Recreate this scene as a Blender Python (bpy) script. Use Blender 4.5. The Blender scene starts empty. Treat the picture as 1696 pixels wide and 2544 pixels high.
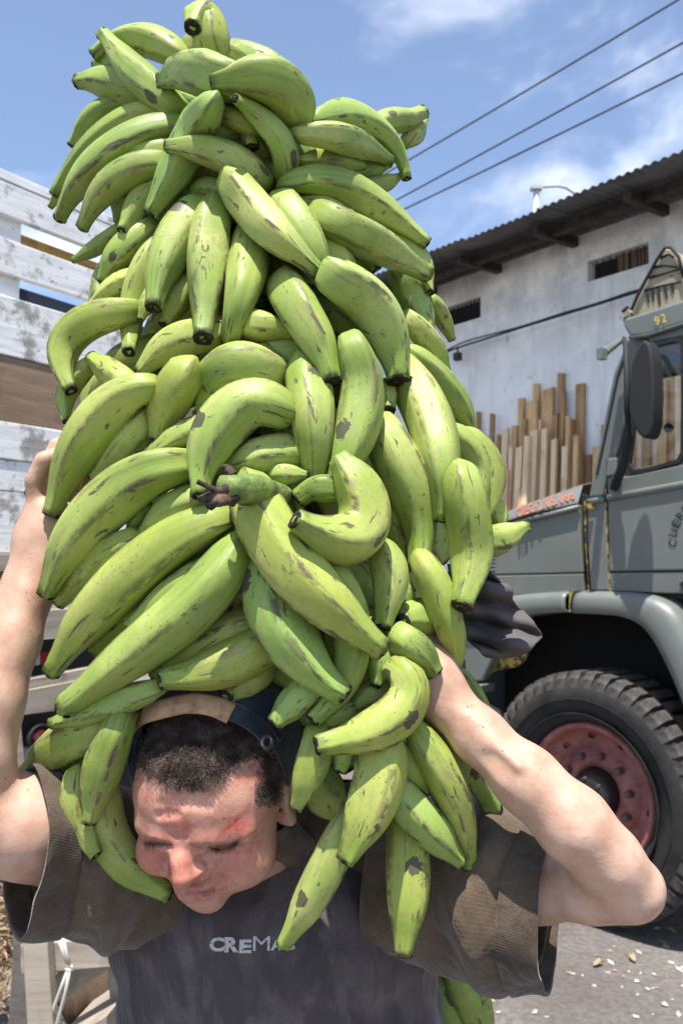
import bpy, bmesh, math, random
import numpy as np
from mathutils import Vector, Matrix, Quaternion, noise as mnoise

random.seed(7)
SC = bpy.context.scene
C = SC.collection

# ------------------------------------------------------------------ camera
F_PX = 2060.0                 # focal length in photo pixels (photo 1696 x 2544)
CAM = Vector((0.0, 0.0, 1.60))
PITCH = math.radians(4.1)
cam_d = bpy.data.cameras.new('camera')
cam_d.sensor_fit = 'VERTICAL'; cam_d.sensor_height = 36.0; cam_d.sensor_width = 24.0
cam_d.lens = F_PX / 2544.0 * 36.0
cam_d.clip_start = 0.05; cam_d.clip_end = 600.0
cam_d.dof.use_dof = True; cam_d.dof.focus_distance = 0.90; cam_d.dof.aperture_fstop = 10.0
cam_o = bpy.data.objects.new('camera', cam_d); C.objects.link(cam_o)
cam_o.location = CAM; cam_o.rotation_euler = (math.radians(90) + PITCH, 0, 0)
SC.camera = cam_o

# ------------------------------------------------------------------ light and exposure
SUN_DIR = Vector((-0.03, -0.30, 0.95)).normalized()      # towards the sun
SUN_EL = math.asin(SUN_DIR.z)
SUN_AZ = math.atan2(SUN_DIR.x, SUN_DIR.y)                 # clockwise from +Y
W = bpy.data.worlds.new('World'); SC.world = W; W.use_nodes = True
def build_world():
    nt = W.node_tree; N = nt.nodes; L = nt.links
    for n in list(N): N.remove(n)
    out = N.new('ShaderNodeOutputWorld'); bg = N.new('ShaderNodeBackground')
    sky = N.new('ShaderNodeTexSky'); sky.sky_type = 'NISHITA'; sky.sun_disc = False
    sky.sun_elevation = SUN_EL; sky.sun_rotation = SUN_AZ
    sky.altitude = 1500; sky.air_density = 1.0; sky.dust_density = 0.6; sky.ozone_density = 2.0
    tc = N.new('ShaderNodeTexCoord')
    # clouds: soft noise on the direction vector
    mp = N.new('ShaderNodeMapping'); mp.inputs['Scale'].default_value = (1.0, 1.0, 1.7)
    mp.inputs['Location'].default_value = (4.46, 0.31, -2.81)
    L.new(tc.outputs['Generated'], mp.inputs['Vector'])
    n1 = N.new('ShaderNodeTexNoise'); n1.inputs['Scale'].default_value = 3.4; n1.inputs['Detail'].default_value = 5
    n1.inputs['Roughness'].default_value = 0.56; n1.inputs['Distortion'].default_value = 0.35
    L.new(mp.outputs[0], n1.inputs['Vector'])
    r1 = N.new('ShaderNodeValToRGB'); r1.color_ramp.elements[0].position = 0.46; r1.color_ramp.elements[1].position = 0.74
    r1.color_ramp.interpolation = 'EASE'
    L.new(n1.outputs['Fac'], r1.inputs['Fac'])
    mu = N.new('ShaderNodeMath'); mu.operation = 'MULTIPLY_ADD'; mu.inputs[1].default_value = 0.80; mu.inputs[2].default_value = 0.06
    mu.use_clamp = True
    L.new(r1.outputs['Color'], mu.inputs[0])
    mx = N.new('ShaderNodeMix'); mx.data_type = 'RGBA'
    L.new(mu.outputs[0], mx.inputs['Factor']); L.new(sky.outputs[0], mx.inputs[6])
    mx.inputs[7].default_value = (5.9, 6.2, 6.9, 1)
    L.new(mx.outputs[2], bg.inputs['Color']); bg.inputs['Strength'].default_value = 0.142
    L.new(bg.outputs[0], out.inputs['Surface'])
build_world()
sun_d = bpy.data.lights.new('sun', 'SUN'); sun_d.energy = 5.0; sun_d.angle = math.radians(0.6); sun_d.color = (1.0, 0.955, 0.88)
sun_o = bpy.data.objects.new('sun', sun_d); C.objects.link(sun_o)
sun_o.rotation_euler = SUN_DIR.to_track_quat('Z', 'Y').to_euler()
SC.view_settings.view_transform = 'Standard'; SC.view_settings.look = 'None'
SC.view_settings.exposure = 0.74; SC.view_settings.gamma = 1.0; SC.view_settings.use_curve_mapping = False
SC.cycles.max_bounces = 6; SC.cycles.transparent_max_bounces = 8

# ------------------------------------------------------------------ survey helpers: a photo pixel and a distance (or a plane) give a point in the place
CP, SP = math.cos(PITCH), math.sin(PITCH)
def ray(px, py):
    x = (px - 848.0) / F_PX; y = -(py - 1272.0) / F_PX
    return Vector((x, CP - y * SP, SP + y * CP))          # unit depth along the view axis
def P(px, py, d): return CAM + ray(px, py) * d
def on_plane(px, py, p0, n):
    r = ray(px, py); return CAM + r * ((p0 - CAM).dot(n) / r.dot(n))
def ground(px, py): return on_plane(px, py, Vector((0, 0, 0)), Vector((0, 0, 1)))

# ------------------------------------------------------------------ object helpers
def tag(o, label=None, cat=None, group=None, kind=None):
    if label: o['label'] = label
    if cat: o['category'] = cat
    if group: o['group'] = group
    if kind: o['kind'] = kind
    return o
def empty(name, loc, label, cat, group=None, rotz=0):
    o = bpy.data.objects.new(name, None); o.empty_display_size = 0.1; C.objects.link(o)
    o.location = loc; o.rotation_euler = (0, 0, rotz)
    return tag(o, label, cat, group)
def mesh_obj(name, verts, faces, mat, parent=None, smooth=False, attrs=None):
    """verts in world space; the object keeps its own origin at the parent's"""
    me = bpy.data.meshes.new(name)
    off = parent_origin(parent) if parent is not None else Vector((0, 0, 0))
    me.from_pydata([tuple(Vector(v) - off) for v in verts] if (off.length > 0) else [tuple(v) for v in verts], [], faces)
    if attrs:
        for k, (ty, data) in attrs.items():
            a = me.attributes.new(k, ty, 'POINT')
            if ty == 'FLOAT_VECTOR': a.data.foreach_set('vector', np.asarray(data, dtype=np.float32).ravel())
            elif ty == 'FLOAT_COLOR': a.data.foreach_set('color', np.asarray(data, dtype=np.float32).ravel())
            else: a.data.foreach_set('value', np.asarray(data, dtype=np.float32).ravel())
    if smooth: me.polygons.foreach_set('use_smooth', [True] * len(me.polygons))
    me.update()
    o = bpy.data.objects.new(name, me); C.objects.link(o)
    if mat is not None:
        for m in (mat if isinstance(mat, (list, tuple)) else [mat]): me.materials.append(m)
    if parent is not None: o.parent = parent
    return o
def parent_origin(p):
    v = Vector((0, 0, 0))
    while p is not None: v = v + Vector(p.location); p = p.parent
    return v
class MB:
    """collects shapes into one mesh"""
    def __init__(s): s.v = []; s.f = []
    def add(s, v, f):
        k = len(s.v); s.v += [Vector(a) for a in v]; s.f += [tuple(i + k for i in q) for q in f]
    def box(s, c, ax, ay, az):
        """centre and three half-axis vectors"""
        c, ax, ay, az = Vector(c), Vector(ax), Vector(ay), Vector(az)
        v = [c + ax * i + ay * j + az * k for k in (-1, 1) for j in (-1, 1) for i in (-1, 1)]
        f = [(0, 2, 3, 1), (4, 5, 7, 6), (0, 1, 5, 4), (2, 6, 7, 3), (0, 4, 6, 2), (1, 3, 7, 5)]
        if ax.cross(ay).dot(az) < 0: f = [q[::-1] for q in f]
        s.add(v, f)
    def prism(s, loop, n):
        """loop of points, extruded by vector n"""
        k = len(loop); n = Vector(n)
        v = [Vector(p) for p in loop] + [Vector(p) + n for p in loop]
        f = [tuple(range(k))[::-1], tuple(range(k, 2 * k))] + [(i, (i + 1) % k, k + (i + 1) % k, k + i) for i in range(k)]
        s.add(v, f)
    def tube(s, pts, r, seg=8, caps=True):
        pts = [Vector(p) for p in pts]; rr = r if isinstance(r, (list, tuple)) else [r] * len(pts)
        T = [(pts[min(i + 1, len(pts) - 1)] - pts[max(i - 1, 0)]).normalized() for i in range(len(pts))]
        a = T[0].orthogonal().normalized(); v = []
        for i, p in enumerate(pts):
            a = (a - T[i] * a.dot(T[i])).normalized(); b = T[i].cross(a)
            v += [p + (a * math.cos(2 * math.pi * j / seg) + b * math.sin(2 * math.pi * j / seg)) * rr[i] for j in range(seg)]
        f = [(i * seg + j, i * seg + (j + 1) % seg, (i + 1) * seg + (j + 1) % seg, (i + 1) * seg + j) for i in range(len(pts) - 1) for j in range(seg)]
        if caps: f += [tuple(range(seg))[::-1], tuple(range((len(pts) - 1) * seg, len(pts) * seg))]
        s.add(v, f)
    def build(s, name, mat, parent=None, smooth=False, bevel=0.0, bseg=2, label=None, kind=None):
        o = mesh_obj(name, s.v, s.f, mat, parent, smooth)
        if bevel > 0:
            b = o.modifiers.new('bevel', 'BEVEL'); b.width = bevel; b.segments = bseg; b.limit_method = 'ANGLE'; b.angle_limit = math.radians(32)
            o.data.polygons.foreach_set('use_smooth', [True] * len(o.data.polygons))
            b.harden_normals = True
        if label: o['label'] = label
        if kind: o['kind'] = kind
        return o

# ------------------------------------------------------------------ material helpers
class NT:
    def __init__(s, name, rough=0.6, metal=0.0, spec=0.5):
        s.m = bpy.data.materials.new(name); s.m.use_nodes = True; s.t = s.m.node_tree; s.N = s.t.nodes; s.L = s.t.links
        s.b = s.N['Principled BSDF']; s.b.inputs['Roughness'].default_value = rough; s.b.inputs['Metallic'].default_value = metal
        s.b.inputs['Specular IOR Level'].default_value = spec
        s.tc = None
    def coord(s, kind='Object', scale=(1, 1, 1), rnd=False):
        if s.tc is None: s.tc = s.N.new('ShaderNodeTexCoord')
        src = s.tc.outputs[kind]
        if rnd:
            oi = s.N.new('ShaderNodeObjectInfo'); ml = s.N.new('ShaderNodeVectorMath'); ml.operation = 'SCALE'
            ml.inputs[0].default_value = (37.0, 91.0, 53.0); s.L.new(oi.outputs['Random'], ml.inputs['Scale'])
            ad = s.N.new('ShaderNodeVectorMath'); ad.operation = 'ADD'; s.L.new(src, ad.inputs[0]); s.L.new(ml.outputs[0], ad.inputs[1]); src = ad.outputs[0]
        mp = s.N.new('ShaderNodeMapping'); mp.inputs['Scale'].default_value = scale; s.L.new(src, mp.inputs['Vector'])
        return mp.outputs[0]
    def attr(s, name, out='Vector'):
        a = s.N.new('ShaderNodeAttribute'); a.attribute_name = name; return a.outputs[out]
    def noise(s, vec, scale, detail=4, rough=0.55, dist=0.0):
        n = s.N.new('ShaderNodeTexNoise'); n.inputs['Scale'].default_value = scale; n.inputs['Detail'].default_value = detail
        n.inputs['Roughness'].default_value = rough; n.inputs['Distortion'].default_value = dist
        s.L.new(vec, n.inputs['Vector']); return n.outputs['Fac']
    def voro(s, vec, scale, feature='F1', rand=1.0):
        n = s.N.new('ShaderNodeTexVoronoi'); n.feature = feature; n.inputs['Scale'].default_value = scale; n.inputs['Randomness'].default_value = rand
        s.L.new(vec, n.inputs['Vector']); return n.outputs['Distance']
    def ramp(s, fac, stops, interp='LINEAR'):
        r = s.N.new('ShaderNodeValToRGB'); cr = r.color_ramp; cr.interpolation = interp
        while len(cr.elements) < len(stops): cr.elements.new(0.5)
        for e, (p, c) in zip(cr.elements, stops):
            e.position = p; e.color = (c, c, c, 1) if isinstance(c, (int, float)) else (c[0], c[1], c[2], 1)
        s.L.new(fac, r.inputs['Fac']); return r.outputs['Color']
    def mix(s, fac, a, b, mode='MIX'):
        m = s.N.new('ShaderNodeMix'); m.data_type = 'RGBA'; m.blend_type = mode
        for v, i in ((fac, 0), (a, 6), (b, 7)):
            if isinstance(v, (int, float)): m.inputs[i].default_value = v if i == 0 else (v, v, v, 1)
            elif isinstance(v, tuple): m.inputs[i].default_value = (v[0], v[1], v[2], 1)
            else: s.L.new(v, m.inputs[i])
        return m.outputs[2]
    def math(s, op, a, b=None, c=None, clamp=False):
        m = s.N.new('ShaderNodeMath'); m.operation = op; m.use_clamp = clamp
        for i, v in enumerate((a, b, c)):
            if v is None: continue
            if isinstance(v, (int, float)): m.inputs[i].default_value = v
            else: s.L.new(v, m.inputs[i])
        return m.outputs[0]
    def sep(s, vec):
        x = s.N.new('ShaderNodeSeparateXYZ'); s.L.new(vec, x.inputs[0]); return x.outputs
    def comb(s, x, y, z):
        m = s.N.new('ShaderNodeCombineXYZ')
        for i, v in enumerate((x, y, z)):
            if isinstance(v, (int, float)): m.inputs[i].default_value = v
            else: s.L.new(v, m.inputs[i])
        return m.outputs[0]
    def color(s, c):
        if isinstance(c, tuple): s.b.inputs['Base Color'].default_value = (c[0], c[1], c[2], 1)
        else: s.L.new(c, s.b.inputs['Base Color'])
        return s
    def rough(s, v): s.L.new(v, s.b.inputs['Roughness']); return s
    def bump(s, h, dist=0.01, strength=0.5, prev=None):
        b = s.N.new('ShaderNodeBump'); b.inputs['Distance'].default_value = dist; b.inputs['Strength'].default_value = strength
        s.L.new(h, b.inputs['Height'])
        if prev is not None: s.L.new(prev, b.inputs['Normal'])
        s.L.new(b.outputs[0], s.b.inputs['Normal']); return b.outputs[0]
def catmull(pts, n):
    """pts: (k,d) array -> n samples evenly spaced in parameter"""
    p = np.asarray(pts, dtype=float); k = len(p)
    q = np.vstack([2 * p[0] - p[1], p, 2 * p[-1] - p[-2]])
    d = np.maximum(np.linalg.norm(np.diff(p[:, :2] if p.shape[1] > 3 else p, axis=0), axis=1), 1e-6); cum = np.concatenate([[0], np.cumsum(d)]); u = np.linspace(0, cum[-1], n)
    out = []
    for x in u:
        i = min(int(np.searchsorted(cum, x, side='right')) - 1, k - 2); t = (x - cum[i]) / (cum[i + 1] - cum[i])
        a, b, c, e = q[i], q[i + 1], q[i + 2], q[i + 3]
        out.append(0.5 * ((2 * b) + (-a + c) * t + (2 * a - 5 * b + 4 * c - e) * t * t + (-a + 3 * b - 3 * c + e) * t ** 3))
    return np.array(out)
def sstep(a, b, x): 
    t = np.clip((np.asarray(x, dtype=float) - a) / (b - a), 0, 1); return t * t * (3 - 2 * t)
# ------------------------------------------------------------------ the yard: ground
A_ = Vector((-0.6468, 0.7627, 0)); N_ = Vector((-0.7627, -0.6468, 0)); Z_ = Vector((0, 0, 1))     # run of the warehouse and the truck, and their outward normal
def ground_mat():
    t = NT('oily_asphalt_yard', rough=0.88, spec=0.3); oc = t.coord('Object'); n = t.noise(oc, 0.9, 6, 0.62); f = t.noise(oc, 34, 6, 0.7); g = t.noise(oc, 160, 3, 0.6)
    c = t.ramp(n, [(0.32, (0.105, 0.090, 0.082)), (0.52, (0.165, 0.148, 0.138)), (0.72, (0.23, 0.21, 0.195))])
    c = t.mix(t.ramp(f, [(0.40, 0.55), (0.58, 0.0)]), c, (0.070, 0.060, 0.055)); c = t.mix(t.ramp(g, [(0.60, 0.0), (0.72, 0.6)]), c, (0.34, 0.31, 0.29))
    t.color(c); b = t.bump(f, 0.010, 0.6); t.bump(g, 0.003, 0.5, b); return t.m
M_GROUND = ground_mat()
GV = []; GF = []; gxs = np.concatenate([np.linspace(-120, -6, 12), np.linspace(-5, 7, 60), np.linspace(8, 120, 12)]); gys = np.concatenate([np.linspace(-60, -2, 8), np.linspace(-1, 12, 66), np.linspace(14, 200, 14)])
for y in gys:
    for x in gxs: GV.append((x, y, 0.018 * mnoise.noise(Vector((x * .7, y * .7, 0))) - 0.004 if (-5 < x < 7 and -1 < y < 12) else -0.012))
nxg = len(gxs); GF = [(j * nxg + i, j * nxg + i + 1, (j + 1) * nxg + i + 1, (j + 1) * nxg + i) for j in range(len(gys) - 1) for i in range(nxg - 1)]
tag(mesh_obj('ground', GV, GF, M_GROUND, None, True), kind='structure')
M_CHIP = NT('pale_litter_chips', rough=0.9); M_CHIP.color(M_CHIP.ramp(M_CHIP.noise(M_CHIP.coord('Object'), 9, 3), [(0.35, (0.20, 0.15, 0.11)), (0.5, (0.42, 0.37, 0.33)), (0.62, (0.62, 0.58, 0.54))])); M_CHIP = M_CHIP.m
rg = random.Random(21); mb = MB()
for _ in range(6500):
    x = rg.uniform(-3.0, 4.2); y = rg.uniform(1.7, 7.0)
    if mnoise.noise(Vector((x * 1.6, y * 1.6, 5))) + rg.uniform(-.35, .35) < 0.02: continue
    s = rg.uniform(.004, .015) * (1.6 if rg.random() < .08 else 1); a = rg.uniform(0, 3.14); h = s * rg.uniform(.2, .6)
    z = 0.018 * mnoise.noise(Vector((x * .7, y * .7, 0))) - 0.004
    u = Vector((math.cos(a), math.sin(a), rg.uniform(-.2, .2))) * s * rg.uniform(.8, 2.6); v = Vector((-math.sin(a), math.cos(a), 0)) * s * .8; c = Vector((x, y, z + h * .6))
    mb.add([c + u, c + v, c - u * .8, c - v * 1.1, c + Vector((0, 0, h)) + u * .2], [(0, 1, 4), (1, 2, 4), (2, 3, 4), (3, 0, 4)])
tag(mb.build('litter_chips', M_CHIP), 'pale chips and grit scattered over the grey yard', 'litter', None, 'stuff')

# ------------------------------------------------------------------ warehouse
WP = P(1300, 1272, 8.0)
def wp(px, py, off=0.0): return on_plane(px, py, WP + N_ * off, N_)
def plaster_mat():
    t = NT('grimy_whitewash', rough=0.92, spec=0.2); oc = t.coord('Object'); n = t.noise(oc, 0.8, 6, 0.6)
    c = t.ramp(n, [(0.30, (0.80, 0.78, 0.75)), (0.6, (0.90, 0.88, 0.85))])
    st = t.noise(t.coord('Object', (1.6, 1.6, 0.16)), 2.4, 6, 0.66); c = t.mix(t.ramp(st, [(0.50, 0.0), (0.70, 0.55)]), c, (0.42, 0.40, 0.40))
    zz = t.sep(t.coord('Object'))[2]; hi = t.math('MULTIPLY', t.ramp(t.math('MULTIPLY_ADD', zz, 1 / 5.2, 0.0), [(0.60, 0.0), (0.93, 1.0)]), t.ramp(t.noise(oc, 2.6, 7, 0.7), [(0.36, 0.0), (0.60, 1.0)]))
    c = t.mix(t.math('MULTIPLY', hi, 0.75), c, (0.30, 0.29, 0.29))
    d = t.noise(oc, 9, 6, 0.7); c = t.mix(t.ramp(d, [(0.60, 0.0), (0.68, 0.5)]), c, (0.33, 0.31, 0.30))
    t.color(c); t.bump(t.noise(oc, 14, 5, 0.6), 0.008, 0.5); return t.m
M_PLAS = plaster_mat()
h_top = np.mean([wp(*p).z for p in ((1080, 714), (1401, 602), (1696, 490))]); print('wall top', [round(wp(*p).z, 2) for p in ((1080, 714), (1401, 602), (1696, 490))])
OV = 0.85; print('eave', [round(wp(*p, OV).z, 2) for p in ((1050, 635), (1401, 482), (1696, 365))])
def wu(p): return (p - WP).dot(A_)
def wpt(u, z, off=0.0): q = WP + A_ * u + N_ * off; return Vector((q.x, q.y, z))
u0, u1 = wu(wp(1696, 1272)) - 6.0, wu(wp(1080, 1272)) + 9.0
wins = []
for (a, b, c, d) in (((1456, 648), (1609, 604), (1611, 654), (1460, 701)), ((1098, 768), (1192, 736), (1194, 787), (1098, 818))):
    ul = (wu(wp(*a)) + wu(wp(*d))) / 2; ur = (wu(wp(*b)) + wu(wp(*c))) / 2; zt = (wp(*a).z + wp(*b).z) / 2; zb = (wp(*c).z + wp(*d).z) / 2; wins.append((ur, ul, zb, zt))
print('wins', wins)
wins.sort()
# further openings along the same wall outside the frame keep its rhythm
BLD = empty('warehouse', wpt((u0 + u1) / 2, 0), 'whitewashed warehouse with small high windows and a dark corrugated roof', 'warehouse')
TH = 0.22; mb = MB()
def wbox(mbx, ua, ub, za, zb, oa, ob): mbx.box(wpt((ua + ub) / 2, (za + zb) / 2, (oa + ob) / 2), A_ * abs(ub - ua) / 2, N_ * abs(ob - oa) / 2, Z_ * abs(zb - za) / 2)
zlo = min(w[2] for w in wins); zhi = max(w[3] for w in wins); HT = float(h_top)
# wall in strips round the openings, butted end to end
cuts = [u0]
for w in wins: cuts += [w[0], w[1]]
cuts.append(u1)
for i in range(len(cuts) - 1):
    if i % 2 == 0: wbox(mb, cuts[i], cuts[i + 1], -0.05, HT, -TH, 0)
    else:
        w = wins[i // 2]; wbox(mb, cuts[i], cuts[i + 1], -0.05, w[2], -TH, 0); wbox(mb, cuts[i], cuts[i + 1], w[3], HT, -TH, 0)
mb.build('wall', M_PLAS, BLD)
mb = MB(); wbox(mb, u0, u1, -.05, HT, -7.2, -7.0); wbox(mb, u0, u0 + .2, -.05, HT, -7.0, -TH); wbox(mb, u1 - .2, u1, -.05, HT, -7.0, -TH); mb.build('wall', M_PLAS, BLD, label='rear walls of the warehouse')
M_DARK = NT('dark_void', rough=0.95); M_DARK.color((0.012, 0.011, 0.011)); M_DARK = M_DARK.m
M_CARD = NT('brown_board_infill', rough=0.9); M_CARD.color(M_CARD.ramp(M_CARD.noise(M_CARD.coord('Object'), 6, 4), [(0.4, (0.11, 0.070, 0.045)), (0.6, (0.16, 0.105, 0.07))])); M_CARD = M_CARD.m
for i, w in enumerate(wins):
    mb = MB(); wbox(mb, w[0] + .001, w[1] - .001, w[2] + .001, w[3] - .001, -.16, -.12); win = mb.build('window', M_DARK, BLD)
    for k in range(1, 9):
        mb = MB(); u = w[0] + (w[1] - w[0]) * k / 9; mb.tube([wpt(u, w[2], -.05), wpt(u, w[3], -.05)], .006, 6); mb.build('window_bar', M_DARK, win)
wA = min(wins, key=lambda w: w[0])
um = wu(wp(1521, 680)); k3 = [wA[0] + (um - wA[0]) * f for f in (0, .33, .66, 1.0)]
for a, b in zip(k3[:-1], k3[1:]):
    mb = MB(); wbox(mb, a + .01, b - .004, wA[2] + .005, wA[3] - .004, -.10, -.08); mb.build('window_board', M_CARD, BLD)
def sheet_mat():
    t = NT('weathered_corrugated_iron', rough=0.7, metal=0.25, spec=0.3); oc = t.coord('Object'); n = t.noise(oc, 2.2, 6, 0.65)
    t.color(t.ramp(n, [(0.32, (0.075, 0.072, 0.070)), (0.55, (0.14, 0.135, 0.135)), (0.75, (0.20, 0.19, 0.185))])); t.bump(t.noise(oc, 30, 4), 0.004, 0.4); return t.m
M_SHEET = sheet_mat(); M_BEAM = NT('dark_timber', rough=0.85); M_BEAM.color(M_BEAM.ramp(M_BEAM.noise(M_BEAM.coord('Object'), 12, 5), [(0.4, (0.018, 0.013, 0.011)), (0.65, (0.055, 0.038, 0.030))])); M_BEAM = M_BEAM.m
ze = float(np.mean([wp(*p, OV).z for p in ((1050, 635), (1401, 482), (1696, 365))])); slope = 0.10
# corrugated sheet: waves across the fall, ribs run down the fall
pitch_ = 0.076; nU = int((u1 - u0 + 1.2) / (pitch_ / 6)); V_ = []; F_ = []
outs = [OV, OV - .25, 0.3, -3.6]; zr = [ze - .02, ze - .02 + .25 * slope + .003, ze + (OV - .3) * slope, ze + (OV + 3.6) * slope]
sheets = 0; per = 12 * 6
ua = u0 - .6
while ua < u1 + .6:
    V_ = []; F_ = []; n = per + 8
    for i in range(n):
        u = ua + i * pitch_ / 6; zz = 0.010 * math.cos(2 * math.pi * i / 6)
        for o_, z_ in zip(outs, zr): V_.append(wpt(u, z_ + zz + (0.006 if sheets % 2 else 0), o_ - (0.012 * ((sheets * 7) % 3) if o_ == OV else 0)))
    F_ = [(i * 4 + j, (i + 1) * 4 + j, (i + 1) * 4 + j + 1, i * 4 + j + 1) for i in range(n - 1) for j in range(3)]
    o = mesh_obj('roof_sheet', V_, F_, M_SHEET, BLD, True); sd = o.modifiers.new('thickness', 'SOLIDIFY'); sd.thickness = 0.004; sheets += 1; ua += per * pitch_ / 6
mb = MB(); wbox(mb, u0 - .5, u1 + .5, ze - .02 + .45 * slope - .105, ze - .02 + .45 * slope - .022, OV - .50, OV - .42); mb.build('purlin', M_BEAM, BLD)
mb = MB(); wbox(mb, u0 - .5, u1 + .5, HT, HT + max(0.02, ze + OV * slope - .02 - HT - .02), -.18, -.03); mb.build('wall_plate', M_BEAM, BLD)
us = [wu(wp(x, y, .3)) for x, y in ((1192, 678), (1381, 612), (1605, 530))]; st_ = abs(us[0] - us[1])
for k in range(-6, 9):
    u = us[1] + k * st_
    if not (u0 < u < u1): continue
    mb = MB(); a = wpt(u, ze + .85 * slope - .16, .62); b = wpt(u, ze + OV * slope - .16 + .05, -.02)
    mb.box((a + b) / 2, A_ * .032, (a - b) / 2, Z_ * .042); mb.build('rafter_end', M_BEAM, BLD)
# cable on the wall
M_CABLE = NT('black_cable', rough=0.7); M_CABLE.color((0.02, 0.02, 0.022)); M_CABLE = M_CABLE.m
cb = empty('cable', wp(1300, 815, .12), 'sagging black cable pair strung along the white warehouse wall', 'cable')
def pline(pts, off, n=60): return [Vector(p) for p in catmull(np.array([wp(x, y, off) for x, y in pts]), n)]
mb = MB(); mb.tube(pline([(1040, 900), (1100, 879), (1130, 866), (1290, 815), (1400, 781), (1480, 757), (1570, 729), (1650, 708), (1760, 676)], .13), .011, 6); mb.build('wire', M_CABLE, cb)
mb = MB(); mb.tube(pline([(1040, 893), (1100, 874), (1160, 847), (1290, 812), (1400, 777), (1480, 754), (1570, 724), (1650, 704), (1760, 672)], .15), .008, 6); mb.build('wire', M_CABLE, cb)
mb = MB(); mb.tube([wp(1135, 862, .13), wp(1137, 876, .13)], .01, 6); c = wp(1136, 886, .13); mb.box(c, A_ * .035, N_ * .03, Z_ * .04); mb.build('cable_clamp', M_CABLE, cb)

# planks stood against the wall
def wood_mat(name, cols, s=1.0, hz=False):
    t = NT(name, rough=0.82, spec=0.25); oc = t.coord('Object', (.18, .18, 1.6) if hz else (1, 1, .12), rnd=True); n = t.noise(oc, 22 * s, 6, 0.6, 0.4); rnd = t.N.new('ShaderNodeObjectInfo').outputs['Random']
    c = t.ramp(n, [(0.30, cols[0]), (0.52, cols[1]), (0.72, cols[2])]); c = t.mix(t.ramp(rnd, [(0.0, 0.0), (1.0, 0.55)]), c, cols[3])
    k = t.noise(t.coord('Object', (1, 1, .5), rnd=True), 7, 4, 0.7); c = t.mix(t.ramp(k, [(0.58, 0.0), (0.75, 0.6)]), c, tuple(v * .35 for v in cols[0]))
    t.color(c); t.bump(n, 0.004, 0.5); return t.m
M_W = [wood_mat('sawn_wood_tan', ((0.46, 0.26, 0.11), (0.66, 0.42, 0.20), (0.76, 0.54, 0.29), (0.58, 0.34, 0.15))), wood_mat('sawn_wood_pale', ((0.66, 0.46, 0.26), (0.84, 0.64, 0.41), (0.90, 0.74, 0.52), (0.76, 0.52, 0.30))),
       wood_mat('sawn_wood_orange', ((0.62, 0.30, 0.15), (0.74, 0.42, 0.24), (0.8, 0.54, 0.34), (0.6, 0.38, 0.25))), wood_mat('sawn_wood_brown', ((0.24, 0.13, 0.055), (0.42, 0.245, 0.11), (0.54, 0.34, 0.17), (0.34, 0.19, 0.09)))]
# crop x, crop top y, crop width, wood, row in front of the wall
PLK = [(240, 1100, 18, 3, 0), (282, 1285, 55, 3, 0), (332, 1115, 22, 3, 1), (378, 1250, 24, 3, 1), (418, 1220, 36, 1, 2), (455, 1330, 22, 1, 3), (428, 1490, 26, 2, 4), (478, 1193, 32, 0, 1), (520, 1018, 34, 0, 0), (543, 1155, 22, 3, 2),
       (590, 1035, 72, 0, 1), (617, 920, 36, 0, 0), (605, 1228, 42, 1, 3), (643, 1155, 18, 2, 2), (692, 965, 72, 0, 0), (671, 1218, 34, 1, 3), (742, 1130, 34, 3, 1), (735, 1290, 30, 1, 3), (776, 850, 36, 3, 0), (788, 958, 30, 3, 1), (825, 1135, 26, 0, 2), (806, 1330, 34, 1, 3), (852, 1150, 30, 3, 1), (902, 925, 52, 3, 0),
       (875, 1260, 30, 0, 3), (960, 1385, 34, 3, 0), (510, 1340, 40, 1, 3), (560, 1260, 30, 1, 4), (350, 1590, 40, 3, 2), (530, 1600, 36, 2, 5), (1010, 1330, 50, 0, 1), (1065, 1190, 46, 3, 0), (1120, 1100, 48, 0, 1), (1180, 960, 50, 1, 0), (1235, 1050, 48, 0, 1), (1285, 880, 46, 1, 0), (1330, 960, 50, 3, 1), (1385, 820, 52, 1, 0), (1440, 900, 50, 0, 1), (1490, 800, 52, 0, 0), (1545, 870, 50, 1, 1), (1600, 830, 50, 0, 0), (1655, 900, 48, 3, 1)]
PLK.sort()
ORD = ['first', 'second', 'third', 'fourth', 'fifth', 'sixth', 'seventh', 'eighth', 'ninth', 'tenth', 'eleventh', 'twelfth', 'thirteenth', 'fourteenth', 'fifteenth', 'sixteenth', 'seventeenth', 'eighteenth', 'nineteenth', 'twentieth', 'twenty-first', 'twenty-second', 'twenty-third', 'twenty-fourth', 'twenty-fifth', 'twenty-sixth', 'twenty-seventh', 'twenty-eighth', 'twenty-ninth', 'thirtieth']
SPEC = {776: 'tallest brown plank of the row leaning on the white wall', 902: 'wide brown plank standing tall at the right of the lumber row', 692: 'broad tan plank left of the tallest plank against the wall', 617: 'narrow tan plank rising left of the broad one on the wall', 520: 'tan plank with square top left of the two tallest tan ones', 428: 'short orange plank low at the front of the lumber row',
        240: 'leftmost thin brown lath leaning on the white wall', 332: 'thin brown lath standing alone second tall one from the left', 960: 'short dark plank just right of the lumber row beside the cab'}
WN = ['tan', 'pale', 'orange', 'brown']; rg = random.Random(4)
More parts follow.
